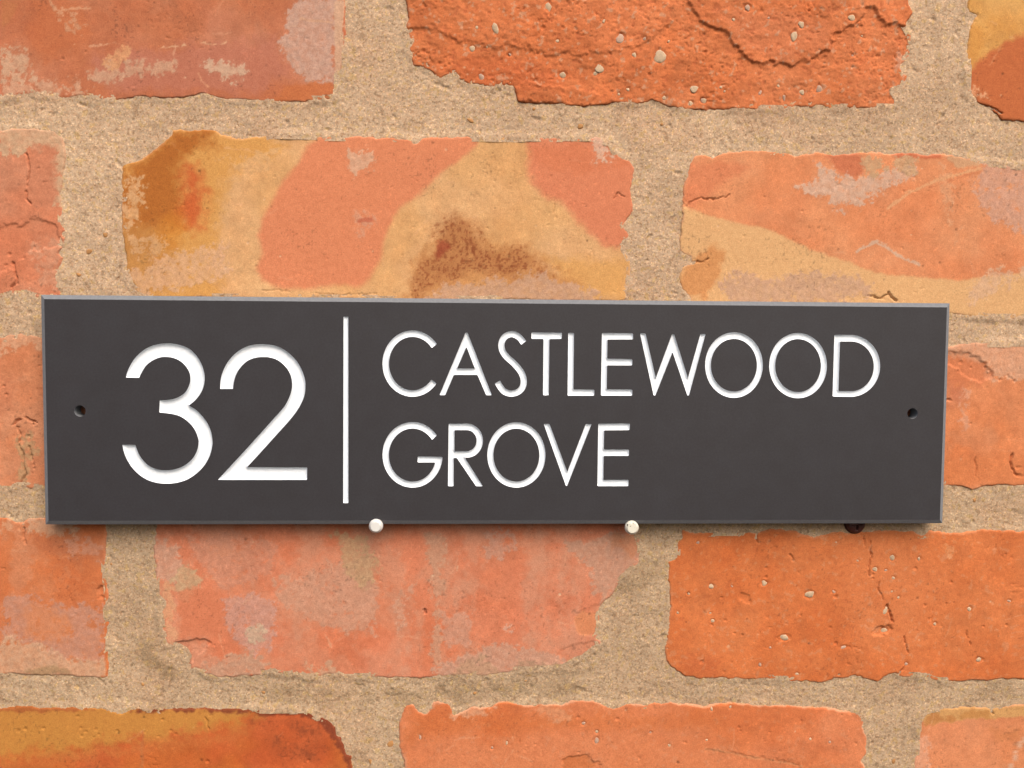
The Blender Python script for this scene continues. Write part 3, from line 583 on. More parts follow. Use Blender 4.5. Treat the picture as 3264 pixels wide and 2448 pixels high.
for k in range(2):
    x = EX0 + 3 - (90 if k == 0 else 10)
    while x < EX1 - 30:
        a, b_ = max(x, EX0 + 3), min(x + 224, EX1 - 3)
        if b_ - a > 40:
            if zt + 86 * k + 70 < EZ1: spare(a, zt + 86 * k, b_, zt + 86 * k + 70)
            if zb - 86 * k - 70 > EZ0: spare(a + 4, zb - 86 * k - 70, b_, zb - 86 * k)
        x += 241

# ------------------------------------------------------------------ the wall
wall = bpy.data.objects.new('brick_wall', None); coll.objects.link(wall)
wall['label'] = 'weathered orange and buff brick wall with wide sandy mortar joints behind the sign'
wall['category'] = 'wall'

def brick_surface(b, X, Z, seed):
    """returns signed inside distance, height above mortar datum (towards viewer, mm), sRGB colour"""
    box = bbox(b['out'])
    wx = fbm(X, Z, 3.4, 4, seed + 3, 0.62) ; wz = fbm(X, Z, 3.4, 4, seed + 4, 0.62)
    jag = 0.62 if not b.get('coarse') else 0.9
    Xw, Zw = X + jag * wx, Z + jag * wz
    d = coarse_field(lambda a, c: signed(b['out'], a, c), Xw, Zw, -9.0, 4, box)
    ro = b['rough']
    hi = fbm(X, Z, 1.5, 2, seed + 20)
    mid = fbm(X, Z, 5.0, 3, seed + 21)
    low = fbm(X, Z, 28.0, 2, seed + 22)
    h = 0.62 * (b['H'] - 1.7) + 0.6 + 0.18 * low + min(ro, 1.8) * (0.055 * mid + 0.03 * hi)
    if ro > 2:                                                   # broken, laminated face
        lam = fbm(X, Z * 1.5, 11.0, 5, seed + 23, 0.62)
        h += 0.34 * lam - 0.2 * np.abs(fbm(X, Z * 1.7, 5.0, 4, seed + 26, 0.6)) + 0.06 * vn(X, Z, 0.9, seed + 27)
    Rr = 0.8 + 0.7 * (0.5 + 0.5 * fbm(X, Z, 9.0, 2, seed + 25))
    e = np.clip(d / Rr, 0, 1)
    h -= 0.95 * (1 - np.sqrt(np.clip(1 - (1 - e) ** 2, 0, 1)))
    # colour
    c1, c2 = np.array(b['base'], float), np.array(b['base2'], float)
    w = sst(-0.5, 0.5, fbm(X, Z, 26.0, 3, seed + 30))[..., None]
    col = c1 * (1 - w) + c2 * w
    mot = fbm(X, Z, 6.0, 5, seed + 31, 0.68)
    col = col * (1 + 0.062 * mot[..., None] * (1 if ro < 2 else 1.5)) + np.array([3, 5, 5]) * fbm(X, Z, 11.0, 3, seed + 32)[..., None]
    spk = fbm(X, Z, 1.3, 2, seed + 33)
    rag = fbm(X, Z, 3.2, 4, seed + 34, 0.6)
    patch_cache = {}
    if b['lime']:                                                # thin general veil
        v = fbm(X * 0.8, Z * 0.8, 12.0, 5, seed + 40, 0.62)
        a = (0.55 * b['lime'] * sst(0.05, 0.5, v))[..., None]
        col = col * (1 - a) + np.array(LIMEC, float) * a
    if b.get('wipe'):                                            # lime water wiped down the face
        v = fbm(X * 1.1 + 2.0 * rag, Z * 0.42, 13.0, 4, seed + 41, 0.6) + 0.35 * fbm(X, Z, 2.5, 3, seed + 42, 0.7)
        a = (b['wipe'] * sst(-0.1, 0.7, v))[..., None]
        col = col * (1 - a) + np.array((214, 158, 128), float) * a
    for mi, m in enumerate(b['marks']):
        k = m[0]
        if k == 'pit':
            for (px, pz) in m[1]:
                r = m[2] * (0.75 + 0.5 * random.random())
                q = np.hypot(X - px, (Z - pz) * 1.15) / r + 0.35 * rag
                h -= 0.7 * m[3] * (1 - sst(0.35, 1.0, q))
            continue
        if k in ('zone', 'lime', 'speck', 'step'):
            pb = bbox(m[1]); pad = 14
            s = coarse_field(lambda a, c: signed(m[1], a, c), X, Z, -99.0, pad, pb)
            near = s > -98
            if not near.any(): continue
            sx = s[near]
            if k == 'zone':
                al = sst(-m[3], m[3], sx + m[4] * rag[near]) * m[5]
                al = al[:, None]; col[near] = col[near] * (1 - al) + np.array(m[2], float) * al
            elif k == 'lime':
                pn = fbm(X[near], Z[near], m[4], 5, seed + 50 + mi, 0.68)
                fn = fbm(X[near], Z[near], 1.7, 3, seed + 150 + mi, 0.75)
                t = np.where(sx < 0, sx * 0.2 - 0.012 * sx * sx, np.minimum(sx, 3) * 0.17) + pn * 0.62 + fn * 0.5 + (m[3] - 1.0) * 0.75 + 0.05
                al = (0.22 * sst(-0.4, 0.2, t) + 0.78 * sst(0.02, 0.2, t) * (0.72 + 0.28 * sst(-0.6, 0.5, fn))) * min(0.58 + 0.25 * m[3], 0.94)
                al = al[:, None]
                lc = np.array(m[2], float) * (1 + 0.05 * spk[near][:, None])
                col[near] = col[near] * (1 - al) + lc * al
                h[near] += 0.06 * al[:, 0] * (1 + spk[near])
            elif k == 'speck':
                cl = fbm(X[near], Z[near], 7.0, 4, seed + 61 + mi, 0.6)
                den = np.clip(sx, -9, 6) * 0.1 - 0.22 + 0.45 * cl + 0.5 * (m[3] - 0.6)
                dots = np.maximum(vn(X[near], Z[near], 1.05, seed + 62 + mi), vn(X[near] + 9, Z[near], 0.66, seed + 63 + mi) * 0.92)
                dots = np.maximum(dots, vn(X[near], Z[near] + 5, 1.9, seed + 64 + mi) - 0.15)
                al = (0.34 * sst(-0.6, 0.8, den + 0.25 * rag[near]) + 0.5 * sst(0.45, 1.05, dots + np.clip(den, -0.8, 0.22)))[:, None]
                col[near] = col[near] * (1 - al) + np.array(m[2], float) * al
            else:
                h[near] += m[2] * sst(-m[3], m[3] * 1.3, sx + 1.5 * rag[near] + 0.35 * spk[near])
            continue
        pb = bbox(m[1]); sel = (X > pb[0] - 3) & (X < pb[1] + 3) & (Z > pb[2] - 3) & (Z < pb[3] + 3)
        if not sel.any(): continue
        dd, _ = seg_dist(m[1], X[sel] + 0.6 * rag[sel], Z[sel] + 0.5 * spk[sel], False)
        if k == 'crack':
            h[sel] -= m[3] * 1.6 * (1 - sst(0.15 * m[2], m[2] * 1.25, dd)) * sst(-0.75, -0.2, rag[sel])
        else:
            al = ((1 - sst(0.4 * m[2], m[2] * 1.5, dd + 0.25 * spk[sel])) * m[4])[:, None]
            col[sel] = col[sel] * (1 - al) + np.array(m[3], float) * al
    rq = random.Random(seed)
    for k in range(0 if b.get('coarse') or ro > 2 else 16):      # scuffs from handling
        px, pz = rq.uniform(box[0] + 8, box[1] - 8), rq.uniform(box[2] + 6, box[3] - 6); an = rq.gauss(0, 0.45) + (1.5 if rq.random() < 0.3 else 0); ln = rq.uniform(1.5, 6)
        ln_ = np.array([(px + ln * t * math.cos(an) + rq.gauss(0, .25), pz + ln * t * math.sin(an) + rq.gauss(0, .25)) for t in (-1, -.4, .2, 1)])
        sel = (X > px - 9) & (X < px + 9) & (Z > pz - 9) & (Z < pz + 9)
        dd, _ = seg_dist(ln_, X[sel] + 0.4 * rag[sel], Z[sel] + 0.4 * spk[sel], False)
        al = ((1 - sst(0.08, rq.uniform(0.3, 0.6), dd + 0.22 * spk[sel])) * rq.uniform(0.2, 0.6))[:, None]
        col[sel] = col[sel] * (1 - al) + (col[sel] * 0.4 + 0.6 * np.array((240, 182, 142), float)) * al
    for k in range(0 if b.get('coarse') else 34):                # iron spots and pale crumbs
        px, pz, r = rq.uniform(box[0] + 4, box[1] - 4), rq.uniform(box[2] + 4, box[3] - 4), rq.uniform(0.3, 0.75)
        sel = (np.abs(X - px) < 2) & (np.abs(Z - pz) < 2)
        q = np.hypot(X[sel] - px, Z[sel] - pz) / r + 0.5 * rag[sel]
        al = ((1 - sst(0.3, 1.1, q)) * rq.uniform(0.25, 0.8))[:, None]
        tc = col[sel] * 0.62 if rq.random() < 0.7 else np.array((236, 196, 158), float)
        col[sel] = col[sel] * (1 - al) + tc * al
        h[sel] -= 0.3 * al[:, 0]
    if b.get('grit'):
        gn = fbm(X, Z, 1.9, 2, seed + 70)
        a = (sst(0.62, 0.8, gn) * b['grit'])[..., None]
        col = col * (1 - a) + np.array((214, 170, 140), float) * a
        a = (sst(0.6, 0.85, -gn) * b['grit'] * 0.6)[..., None]
        col = col * (1 - a) + np.array((176, 84, 48), float) * a
        h -= 0.2 * b['grit'] * sst(0.55, 0.85, -gn) * min(ro, 2.0)
    # bruised, dusty arrises
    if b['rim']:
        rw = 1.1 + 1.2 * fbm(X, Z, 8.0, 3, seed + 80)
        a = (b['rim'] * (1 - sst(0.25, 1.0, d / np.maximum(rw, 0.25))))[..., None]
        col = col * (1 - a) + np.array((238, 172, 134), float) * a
    # pores and dark flecks
    po = vn(X, Z, 0.95, seed + 81) + (0.14 if ro > 2 else 0.0) + 0.35 * fbm(X, Z, 14.0, 2, seed + 83)
    h -= 0.3 * min(ro, 1.6) * sst(0.95, 1.12, po)
    fl = vn(X, Z, 0.8, seed + 82) + 0.3 * fbm(X, Z, 17.0, 2, seed + 84)
    col = col * (1 - 0.16 * sst(0.82, 1.05, fl)[..., None]) * (1 + 0.07 * sst(0.8, 1.0, -fl)[..., None])
    for (px, pz, rx, rz) in b.get('stones', ()):                 # sockets of the stones
        sel = (np.abs(X - px) < rx * 1.6 + 1) & (np.abs(Z - pz) < rz * 1.6 + 1)
        q = np.hypot((X[sel] - px) / (rx + 0.1), (Z[sel] - pz - 0.12) / (rz + 0.1)) + 0.22 * rag[sel]
        h[sel] -= (0.2 + 0.14 * min(rx, 1.5)) * (1 - sst(0.9, 1.3, q))
    h = np.where(d < 0, h + np.maximum(d * 9.0, -12), h)
    return d, h, np.clip(col + np.array((2, 6, 7)), 0, 255)

brick_objs = {}
for nm, cr, txt in STONES:
    sc = CROPS[cr][2] * 418 / FPX
    for t in txt.split():
        x, y, rx, ry = [float(q) for q in t.split(',')]
        byname[nm].setdefault('stones', []).append((*S(cr, f'{x},{y}')[0], rx * sc, ry * sc))
mort_d = []                                                     # for the mortar: (box, outline)
for bi, b in enumerate(bricks):
    x0, x1, z0, z1 = bbox(b['out'])
    co = 2.0
    if b.get('coarse') and b['name'] != 'hid': xs, zs = np.arange(x0 - 2, x1 + 2, 1.6), np.arange(z0 - 2, z1 + 2, 1.6)
    elif b['name'] == 'hid': xs, zs = np.arange(x0 - 2, x1 + 2, 1.6), np.arange(z0 - 2, z1 + 2, 1.6)
    else:
        xs = grid_lines(x0 - 1.6, x1 + 1.6, FX0, FX1, FINE, co); zs = grid_lines(z0 - 1.6, z1 + 1.6, FZ0, FZ1, FINE, co)
    X, Z = np.meshgrid(xs, zs)
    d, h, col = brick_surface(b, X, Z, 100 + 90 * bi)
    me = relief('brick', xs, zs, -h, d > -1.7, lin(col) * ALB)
    o = link('brick', me, BRICK, wall)
    if b.get('label'): o['label'] = b['label']
    brick_objs[b['name']] = o

# mortar
mx = grid_lines(EX0, EX1, FX0, FX1, FINE, 2.5); mz = grid_lines(EZ0, EZ1, FZ0, FZ1, FINE, 2.5)
X, Z = np.meshgrid(mx, mz)
D = np.full(X.shape, -99.0)
for b in bricks:
    bx = bbox(b['out'])
    m = (mx > bx[0] - 9) & (mx < bx[1] + 9); n = (mz > bx[2] - 9) & (mz < bx[3] + 9)
    if not m.any() or not n.any(): continue
    sub = np.ix_(n, m)
    D[sub] = np.maximum(D[sub], coarse_field(lambda a, c: signed(b['out'], a, c), X[sub], Z[sub], -99.0, 8, bx))
hm = 0.1 + 0.28 * fbm(X, Z, 22.0, 3, 9001) + 0.16 * fbm(X, Z, 5.0, 3, 9002) + 0.085 * fbm(X, Z, 1.5, 2, 9003) + 0.075 * vn(X, Z, 0.62, 9004)
hm += 0.45 * sst(-3.0, 0.3, D) * (0.55 + fbm(X, Z, 15.0, 2, 9010))   # pointing drawn up to the bricks here and there
rip = fbm(X * 0.45, Z * 1.3, 4.0, 3, 9011)
hm += 0.06 * rip
hole = fbm(X, Z, 4.2, 2, 9012)
hm -= 0.45 * sst(0.92, 1.1, hole)
hm += 0.12 * sst(0.7, 0.95, fbm(X, Z, 2.6, 2, 9013)) - 0.16 * sst(0.8, 1.05, fbm(X, Z, 2.2, 2, 9014))
col = np.array((213, 181, 148), float) + np.array((8, 8, 7)) * fbm(X, Z, 30.0, 3, 9020)[..., None] + np.array((9, 8, 7)) * fbm(X, Z, 5.0, 4, 9021)[..., None]
pk = sst(0.25, 0.8, fbm(X, Z, 24.0, 3, 9022))[..., None]
col = col * (1 - 0.35 * pk) + np.array((212, 172, 138), float) * 0.35 * pk
for txt, cr, s in (('820,840 900,860 960,980 880,1000 800,900', 'c7', 0.55), ('920,960 1010,960 1030,1010 930,1020', 'c7', 0.5), ('1560,1090 1800,1060 2000,1100 2150,1120 1900,1150 1600,1150', 'c7', 0.45),
                   ('200,1100 500,1090 1000,1060 1400,1040 1300,1110 900,1140 500,1150 250,1160', 'c8', 0.5), ('1600,500 1760,350 1830,420 1700,520', 'c8', 0.4), ('1700,1090 2000,1080 2200,1110 1900,1140', 'c9', 0.3),
                   ('1060,60 1180,60 1200,160 1080,160', 'c9', 0.25)):
    pl = S(cr, txt, 0.0)
    sg = coarse_field(lambda a, c: signed(pl, a, c), X, Z, -99.0, 12, bbox(pl))
    al = (sst(-5, 4, sg + 5 * fbm(X, Z * 1.6, 7.0, 4, 9030)) * s * 0.6)[..., None]
    col = col * (1 - al) + np.array((128, 104, 74), float) * al
gr = fbm(X, Z, 1.2, 1, 9040)                                    # coarser sand grains
ga = sst(0.78, 0.95, gr)[..., None]; col = col * (1 - 0.5 * ga) + np.array((216, 178, 116), float) * 0.5 * ga
gd = sst(0.8, 0.97, -gr)[..., None]; col = col * (1 - 0.28 * gd) + np.array((130, 98, 70), float) * 0.28 * gd
col = col * (1 - 0.04 * sst(20, -60, Z)[..., None] * np.array((1.0, 0.9, 1.15)))
me = relief('mortar', mx, mz, -hm, D < 2.6, lin(np.clip(col, 0, 255)) * ALB)
mortar = link('mortar', me, MORTAR, wall)
def box_mesh(name, x0, x1, y0, y1, z0, z1):
    v = [(x, y, z) for x in (x0, x1) for y in (y0, y1) for z in (z0, z1)]
    return mesh_py(name, v, [(0, 1, 3, 2), (4, 6, 7, 5), (0, 4, 5, 1), (2, 3, 7, 6), (0, 2, 6, 4), (1, 5, 7, 3)])
me = box_mesh('wall_core', EX0, EX1, 7.0, 105.0, EZ0, EZ1)
tint_attr(me, np.tile(lin((186, 153, 112)) * ALB, (8, 1)))
link('wall_core', me, MORTAR, wall, False)

# grains in the mortar
MSTONES = [('c1', '490,1385,20,12 580,1295,18,14 435,1515,15,10 840,1070,7,7'), ('c2', '1295,695,18,14 1040,600,12,8 1745,685,10,9 690,665,22,10'), ('c7', '840,1072,10,12 655,365,7,7 1548,1120,12,10'), ('c8', '265,1425,24,25 148,1525,10,16 762,1122,12,9 1060,1050,10,6'), ('c9', '1443,1523,15,19'), ('c6', '1920,1280,16,14')]
PM = []
rs = random.Random(11)
for k in range(7):                                              # seven irregular flat chips, shared
    n = 9; v = []; f = []
    prof = [1 + rs.uniform(-.32, .22) for _ in range(n)]
    rings = [(1.0, 0.5), (0.97, -0.05), (0.7, -0.22), (0.3, -0.30)]
    for (r, y) in rings:
        for i in range(n):
            a = 2 * math.pi * i / n
            v.append((r * prof[i] * math.cos(a), y + rs.uniform(-.03, .03), r * prof[i] * math.sin(a)))
    for q in range(3):
        for i in range(n): f.append((q * n + i, (q + 1) * n + i, (q + 1) * n + (i + 1) % n, q * n + (i + 1) % n))
    f.append(tuple(3 * n + i for i in range(n)))
    me = bpy.data.meshes.new('pebble'); me.from_pydata(v, [], f); me.update()
    bm = bmesh.new(); bm.from_mesh(me); bmesh.ops.recalc_face_normals(bm, faces=bm.faces); bm.to_mesh(me); bm.free()
    me.polygons.foreach_set('use_smooth', np.ones(len(me.polygons), bool))
    PM.append(me)
PM2 = [m.copy() for m in PM]
for m in PM: m.materials.append(STONE)
for m in PM2: m.materials.append(STONE_G)
for nm in ('B', 'L', 'N'):
    me = brick_objs[nm].data
    vv = np.empty(len(me.vertices) * 3, np.float32); me.vertices.foreach_get('co', vv); vv = vv.reshape(-1, 3) / MM
    for (px, pz, rx, rz) in byname[nm]['stones']:
        nr = ((vv[:, 0] - px) / rx) ** 2 + ((vv[:, 2] - pz) / rz) ** 2 < 1.2
        if nr.sum() < 2: nr = np.hypot(vv[:, 0] - px, vv[:, 2] - pz) < 0.8
        o = bpy.data.objects.new('pebble', rs.choice(PM if rs.random() < 0.65 else PM2)); coll.objects.link(o); o.parent = brick_objs[nm]
        th = 0.55 + 0.3 * min(rx, rz)
        o.location = (px * MM, (float(np.median(vv[nr, 1])) - 0.05) * MM, pz * MM)
        o.scale = (rx * MM, th * MM, rz * MM); o.rotation_euler = (rs.uniform(-.15, .15), rs.uniform(-.5, .5), rs.uniform(-.15, .15))
GRAIN = mat_plain('brown_grain', lin((196, 142, 88)) * ALB, 0.8, 0.25, 0.2, 0.5, 0.1)
PM3 = [m.copy() for m in PM]
for m in PM3: m.materials.clear(); m.materials.append(GRAIN)
mverts = np.empty(len(mortar.data.vertices) * 3, np.float32); mortar.data.vertices.foreach_get('co', mverts); mverts = mverts.reshape(-1, 3)
for cr, txt in MSTONES:
    sc = CROPS[cr][2] * 418 / FPX
    for t in txt.split():
        x, y, rx, ry = [float(q) for q in t.split(',')]
        p = S(cr, f'{x},{y}', 0.0)[0] * MM
        nr = np.hypot(mverts[:, 0] - p[0], mverts[:, 2] - p[1]) < 0.0015
        o = bpy.data.objects.new('pebble', rs.choice(PM3)); coll.objects.link(o); o.parent = mortar
        o.location = (p[0], float(np.median(mverts[nr, 1])) if nr.any() else 0.0, p[1])
        o.scale = (rx * sc * MM, 0.0009, ry * sc * MM); o.rotation_euler = (0, rs.uniform(-.6, .6), 0)

# ------------------------------------------------------------------ the sign
SW, SH, BEV, THK = 400.3, 99.9, 1.85, 7.0
sign = bpy.data.objects.new('house_sign', None); coll.objects.link(sign)
sign.location = (0, SIGN_Y * MM, -SH / 2 * MM)
sign['label'] = 'dark grey slate house sign engraved 32 CASTLEWOOD GROVE in white'
sign['category'] = 'sign'
OFF = np.array([0, SIGN_Y, -SH / 2])
def part(name, v, f, mat, smooth=False, parent=None):
    v = [np.asarray(q, float) - OFF for q in v]
    return link(name, mesh_py(name, v, f), mat, parent or sign, smooth)
def L2(cr, txt): return S(cr, txt, SIGN_Y)
def arc(cr, cx, cy, rx, ry, p0, p1, ccw, n=48):
    """elliptic arc between the directions of two readings, in picture axes (y down)"""
    a0 = math.atan2((p0[1] - cy) / ry, (p0[0] - cx) / rx); a1 = math.atan2((p1[1] - cy) / ry, (p1[0] - cx) / rx)
    if ccw:
        while a1 > a0: a1 -= 2 * math.pi
    else:
        while a1 < a0: a1 += 2 * math.pi
    t = np.linspace(a0, a1, n)
    o = CROPS[cr]; x = cx + rx * np.cos(t); y = cy + ry * np.sin(t)
    return to_plane(o[0] + x * o[2], o[1] + y * o[2], SIGN_Y)
def ell(cr, l, r, t, b, n=84):
    cx, cy, rx, ry = (l + r) / 2, (t + b) / 2, (r - l) / 2, (b - t) / 2
    return arc(cr, cx, cy, rx, ry, (cx + rx, cy), (cx + rx, cy + 1e-6), True, n + 1)[:-1]
def spline(P, per=4):
    P = np.asarray(P); out = []
    n = len(P)
    for i in range(n - 1):
        p0 = P[i - 1] if i else 2 * P[0] - P[1]; p1, p2 = P[i], P[i + 1]; p3 = P[i + 2] if i + 2 < n else 2 * P[-1] - P[-2]
        for k in range(per):
            t = k / per
            out.append(0.5 * (2 * p1 + (p2 - p0) * t + (2 * p0 - 5 * p1 + 4 * p2 - p3) * t * t + (3 * p1 - p0 - 3 * p2 + p3) * t ** 3))
    out.append(P[-1]); return np.array(out)
def runs(*r):
    """smooth runs joined at sharp corners"""
    return cat(*[spline(q)[:-1] if len(q) > 2 else q[:1] for q in r])
def round_corners(P, r=0.28, lim=35):
    P = np.asarray(P); out = []; n = len(P)
    for i in range(n):
        a, p, b = P[i - 1], P[i], P[(i + 1) % n]
        u, v = a - p, b - p; lu, lv = np.linalg.norm(u), np.linalg.norm(v)
        ang = math.degrees(math.acos(np.clip(-(u @ v) / (lu * lv), -1, 1)))
        if ang > lim and lu > 0.3 and lv > 0.3:
            q = min(r, lu * 0.45, lv * 0.45); A, C = p + u / lu * q, p + v / lv * q
            for t in (0, .33, .67, 1): out.append((1 - t) ** 2 * A + 2 * t * (1 - t) * p + t * t * C)
        else: out.append(p)
    return np.array(out)

n3 = [L2('n', '138,476 278,478'), L2('n', '278,478 300,430 350,350 420,295 500,262 565,257 640,268 710,300 770,355 808,420 820,485 810,550 775,620 720,668 650,700 570,714 495,717'),
      L2('n', '495,717 491,845'), L2('n', '491,845 560,852 640,864 710,885 780,930 840,990 880,1055 903,1125 907,1165 895,1235 860,1310 800,1375 730,1420 650,1447 560,1458 470,1448 390,1415 330,1365 285,1305 255,1240 238,1188'),
      L2('n', '238,1188 100,1187'), L2('n', '100,1187 115,1260 150,1345 205,1430 280,1505 370,1560 470,1590 570,1598 680,1588 790,1552 890,1485 970,1400 1025,1300 1050,1200 1052,1130 1035,1040 1000,960 950,890 880,820 803,772'),
      L2('n', '803,772 870,715 925,645 958,570 970,490 962,410 930,320 880,240 810,175 730,137 640,118 560,115 470,125 380,155 300,205 230,275 180,355 150,425 138,476')]
n2 = [L2('n', '1134,596 1140,500 1165,410 1210,320 1280,235 1360,175 1450,138 1540,124 1620,124 1710,138 1800,175 1880,235 1950,310 2000,400 2030,490 2036,560 2030,640 2010,710 1970,790 1915,870 1840,960 1700,1115 1560,1270 1418,1424'),
      L2('n', '1418,1424 2055,1427'), L2('n', '2055,1427 2054,1558'), L2('n', '2054,1558 1110,1558'),
      L2('n', '1110,1558 1250,1407 1400,1245 1550,1080 1700,912 1800,800 1850,720 1885,630 1896,550 1885,470 1855,400 1805,340 1740,290 1660,263 1590,258 1510,265 1430,295 1370,345 1320,410 1290,480 1275,550 1270,596'),
      L2('n', '1270,596 1134,596')]
def stroke(cr, txt, hw):
    v = np.array([[float(q) for q in p.split(',')] for p in txt.split()]); c = spline(v, 5)
    t = np.gradient(c, axis=0); t /= np.linalg.norm(t, axis=1)[:, None]; nrm = np.stack([-t[:, 1], t[:, 0]], -1)
    P = cat(c + nrm * hw, (c - nrm * hw)[::-1]); o = CROPS[cr]
    return to_plane(o[0] + P[:, 0] * o[2], o[1] + P[:, 1] * o[2], SIGN_Y)
glyphs = []                                                     # (part name, label, [outlines])
glyphs.append(('digit', 'engraved white digit 3', [runs(*n3)]))
glyphs.append(('digit', 'engraved white digit 2', [runs(*n2)]))
glyphs.append(('divider_line', 'thin engraved white vertical line', [S('s', '1095,1009.1 1110.2,1009.1 1110.4,1603.5 1093.9,1603.5', SIGN_Y)]))
def letter(ch, *outl): glyphs.append(('letter', 'engraved white letter ' + ch, list(outl)))
letter('C', cat(arc('a', 318, 384, 265, 292, (532, 212), (532, 562), True), arc('a', 318, 384, 208, 236, (497, 533), (497, 240), False)))
letter('A', L2('a', '786,110 802,110 1017,663 967,663 890,483 682,483 606,662 556,662'), L2('a', '793,235 868,428 710,428'))
letter('S', stroke('a', '1298,202 1255,150 1195,124 1135,145 1103,200 1108,265 1145,322 1200,372 1250,425 1285,480 1298,535 1288,590 1250,632 1188,649 1130,632 1095,595 1066,547', 27))
letter('T', L2('a', '1366,110 1635,112 1632,166 1524,167 1518,663 1468,663 1472,166 1366,166'))
letter('L', L2('a', '1690,113 1741,113 1735,612 1920,614 1919,667 1684,667'))
letter('E', L2('a', '1987,114 2261,117 2260,171 2036,171 2034,341 2255,346 2254,400 2032,399 2030,612 2255,613 2254,667 1978,666'))
letter('W', L2('b', '106,112 152,112 238,488 374,118 391,118 508,488 613,117 656,117 516,633 503,633 379,268 234,633 220,633'))
letter('O', ell('b', 652, 1136, 103, 653), ell('b', 700, 1087, 158, 600))
letter('O', ell('b', 1190, 1674, 109, 656), ell('b', 1240, 1624, 160, 605))
letter('D', cat(L2('b', '1737,125'), arc('b', 1870, 385, 251, 260, (1870, 125), (1866, 645), False, 40), L2('b', '1722,642')),
       cat(L2('b', '1784,180'), arc('b', 1878, 389, 190, 209, (1878, 180), (1874, 597), False, 36), L2('b', '1771,597')))
letter('G', cat(arc('a', 318, 1188, 265, 289, (543, 1008), (575, 1206), True), L2('a', '363,1203 363,1255 513,1255'), arc('a', 318, 1190, 209, 234, (513, 1262), (507, 1044), False)))
letter('R', cat(L2('a', '636,914'), arc('a', 800, 1063, 138, 149, (800, 914), (776, 1212), False, 34), L2('a', '937,1465 878,1465 708,1215 680,1215 680,1465 630,1465')),
       cat(L2('a', '687,970'), arc('a', 795, 1063, 88, 93, (795, 970), (790, 1157), False, 26), L2('a', '687,1157')))
letter('O', ell('a', 977, 1489, 901, 1477), ell('a', 1030, 1436, 957, 1424))
letter('V', L2('a', '1474,916 1525,916 1682,1340 1845,916 1896,916 1680,1462 1670,1462'))
letter('E', L2('a', '1955,914 2233,912 2230,970 2006,972 2004,1142 2226,1142 2225,1197 2002,1197 1999,1410 2221,1408 2221,1464 1947,1464'))

def inside_any(outl, X, Z):
    r = np.zeros(X.shape, bool)
    for o in outl: r ^= seg_dist(o, X, Z)[1]
    return r
HOLES = [(S('s', '254.5,1310', SIGN_Y)[0], 2.45), (S('s', '2908.7,1318', SIGN_Y)[0], 2.4)]
loops = []
for gl in glyphs:
    for i in range(len(gl[2])):
        gl[2][i] = round_corners(gl[2][i], 0.5 if gl[0] == 'letter' else 0.3) if gl[0] != 'digit' else round_corners(gl[2][i], 0.35)
        loops.append(gl[2][i])
hole_loops = [np.array([(c[0] + r * math.cos(2 * math.pi * i / 40), c[1] + r * math.sin(2 * math.pi * i / 40)) for i in range(40)]) for c, r in HOLES]
fw, fh = SW / 2 - BEV, SH / 2 - BEV
frame = np.array([(-fw, -fh), (fw, -fh), (fw, fh), (-fw, fh)])
def cdt(loops, steiner=()):
    pts, edges = [], []
    for lp in loops:
        s = len(pts); pts += [Vector((float(a), float(b))) for a, b in lp]
        edges += [(s + i, s + (i + 1) % len(lp)) for i in range(len(lp))]
    pts += [Vector((float(a), float(b))) for a, b in steiner]
    v, e, f, *_ = delaunay_2d_cdt(pts, edges, [], 0, 1e-5)
    return np.array([tuple(q) for q in v]), [tuple(q) for q in f]
v2, f2 = cdt([frame] + loops + hole_loops)
fa = np.array(f2); cen = v2[fa].mean(1)
cut = np.zeros(len(fa), bool)
for lp in loops + hole_loops: cut ^= seg_dist(lp, cen[:, 0], cen[:, 1])[1]
def orient(v, f):       # counter-clockwise in X,Z faces -Y
    a, b, c = v[f[:, 0]], v[f[:, 1]], v[f[:, 2]]
    s = (b[:, 0] - a[:, 0]) * (c[:, 1] - a[:, 1]) - (b[:, 1] - a[:, 1]) * (c[:, 0] - a[:, 0])
    f = f.copy(); f[s < 0] = f[s < 0][:, ::-1]; return f[np.abs(s) > 1e-9]
fa = orient(v2, fa[~cut])
part('face', [(x, SIGN_Y, z) for x, z in v2], [tuple(int(q) for q in t) for t in fa], SLATE)
# ground bevel, sides and back
ow, oh, yb, yk = SW / 2, SH / 2, SIGN_Y + BEV * 0.72, SIGN_Y + THK
ring = [(-1, -1), (1, -1), (1, 1), (-1, 1)]
v = [(sx * fw, SIGN_Y, sz * fh) for sx, sz in ring] + [(sx * ow, yb, sz * oh) for sx, sz in ring] + [(sx * ow, yk, sz * oh) for sx, sz in ring]
for i in range(4):
    j = (i + 1) % 4
    part('bevel', [v[i], v[j], v[4 + j], v[4 + i]], [(0, 3, 2, 1)], RAW)
part('edge', v[4:], [(i, 4 + i, 4 + (i + 1) % 4, (i + 1) % 4) for i in range(4)], RAW)
vb, fb = cdt([np.array([(-ow, -oh), (ow, -oh), (ow, oh), (-ow, oh)])] + hole_loops)
fb = np.array(fb); cb = vb[fb].mean(1); cu = np.zeros(len(fb), bool)
for lp in hole_loops: cu |= seg_dist(lp, cb[:, 0], cb[:, 1])[1]
fb = orient(vb, fb[~cu])[:, ::-1]
part('back', [(x, yk, z) for x, z in vb], [tuple(int(q) for q in t) for t in fb], RAW)
for lp in hole_loops:
    n = len(lp); vv = []; c = lp.mean(0)
    for y in (SIGN_Y, yk):
        vv += [(x, y, z) for x, z in lp]
    part('screw_hole', vv, [(i, n + i, n + (i + 1) % n, (i + 1) % n) for i in range(n)], RAW, True)
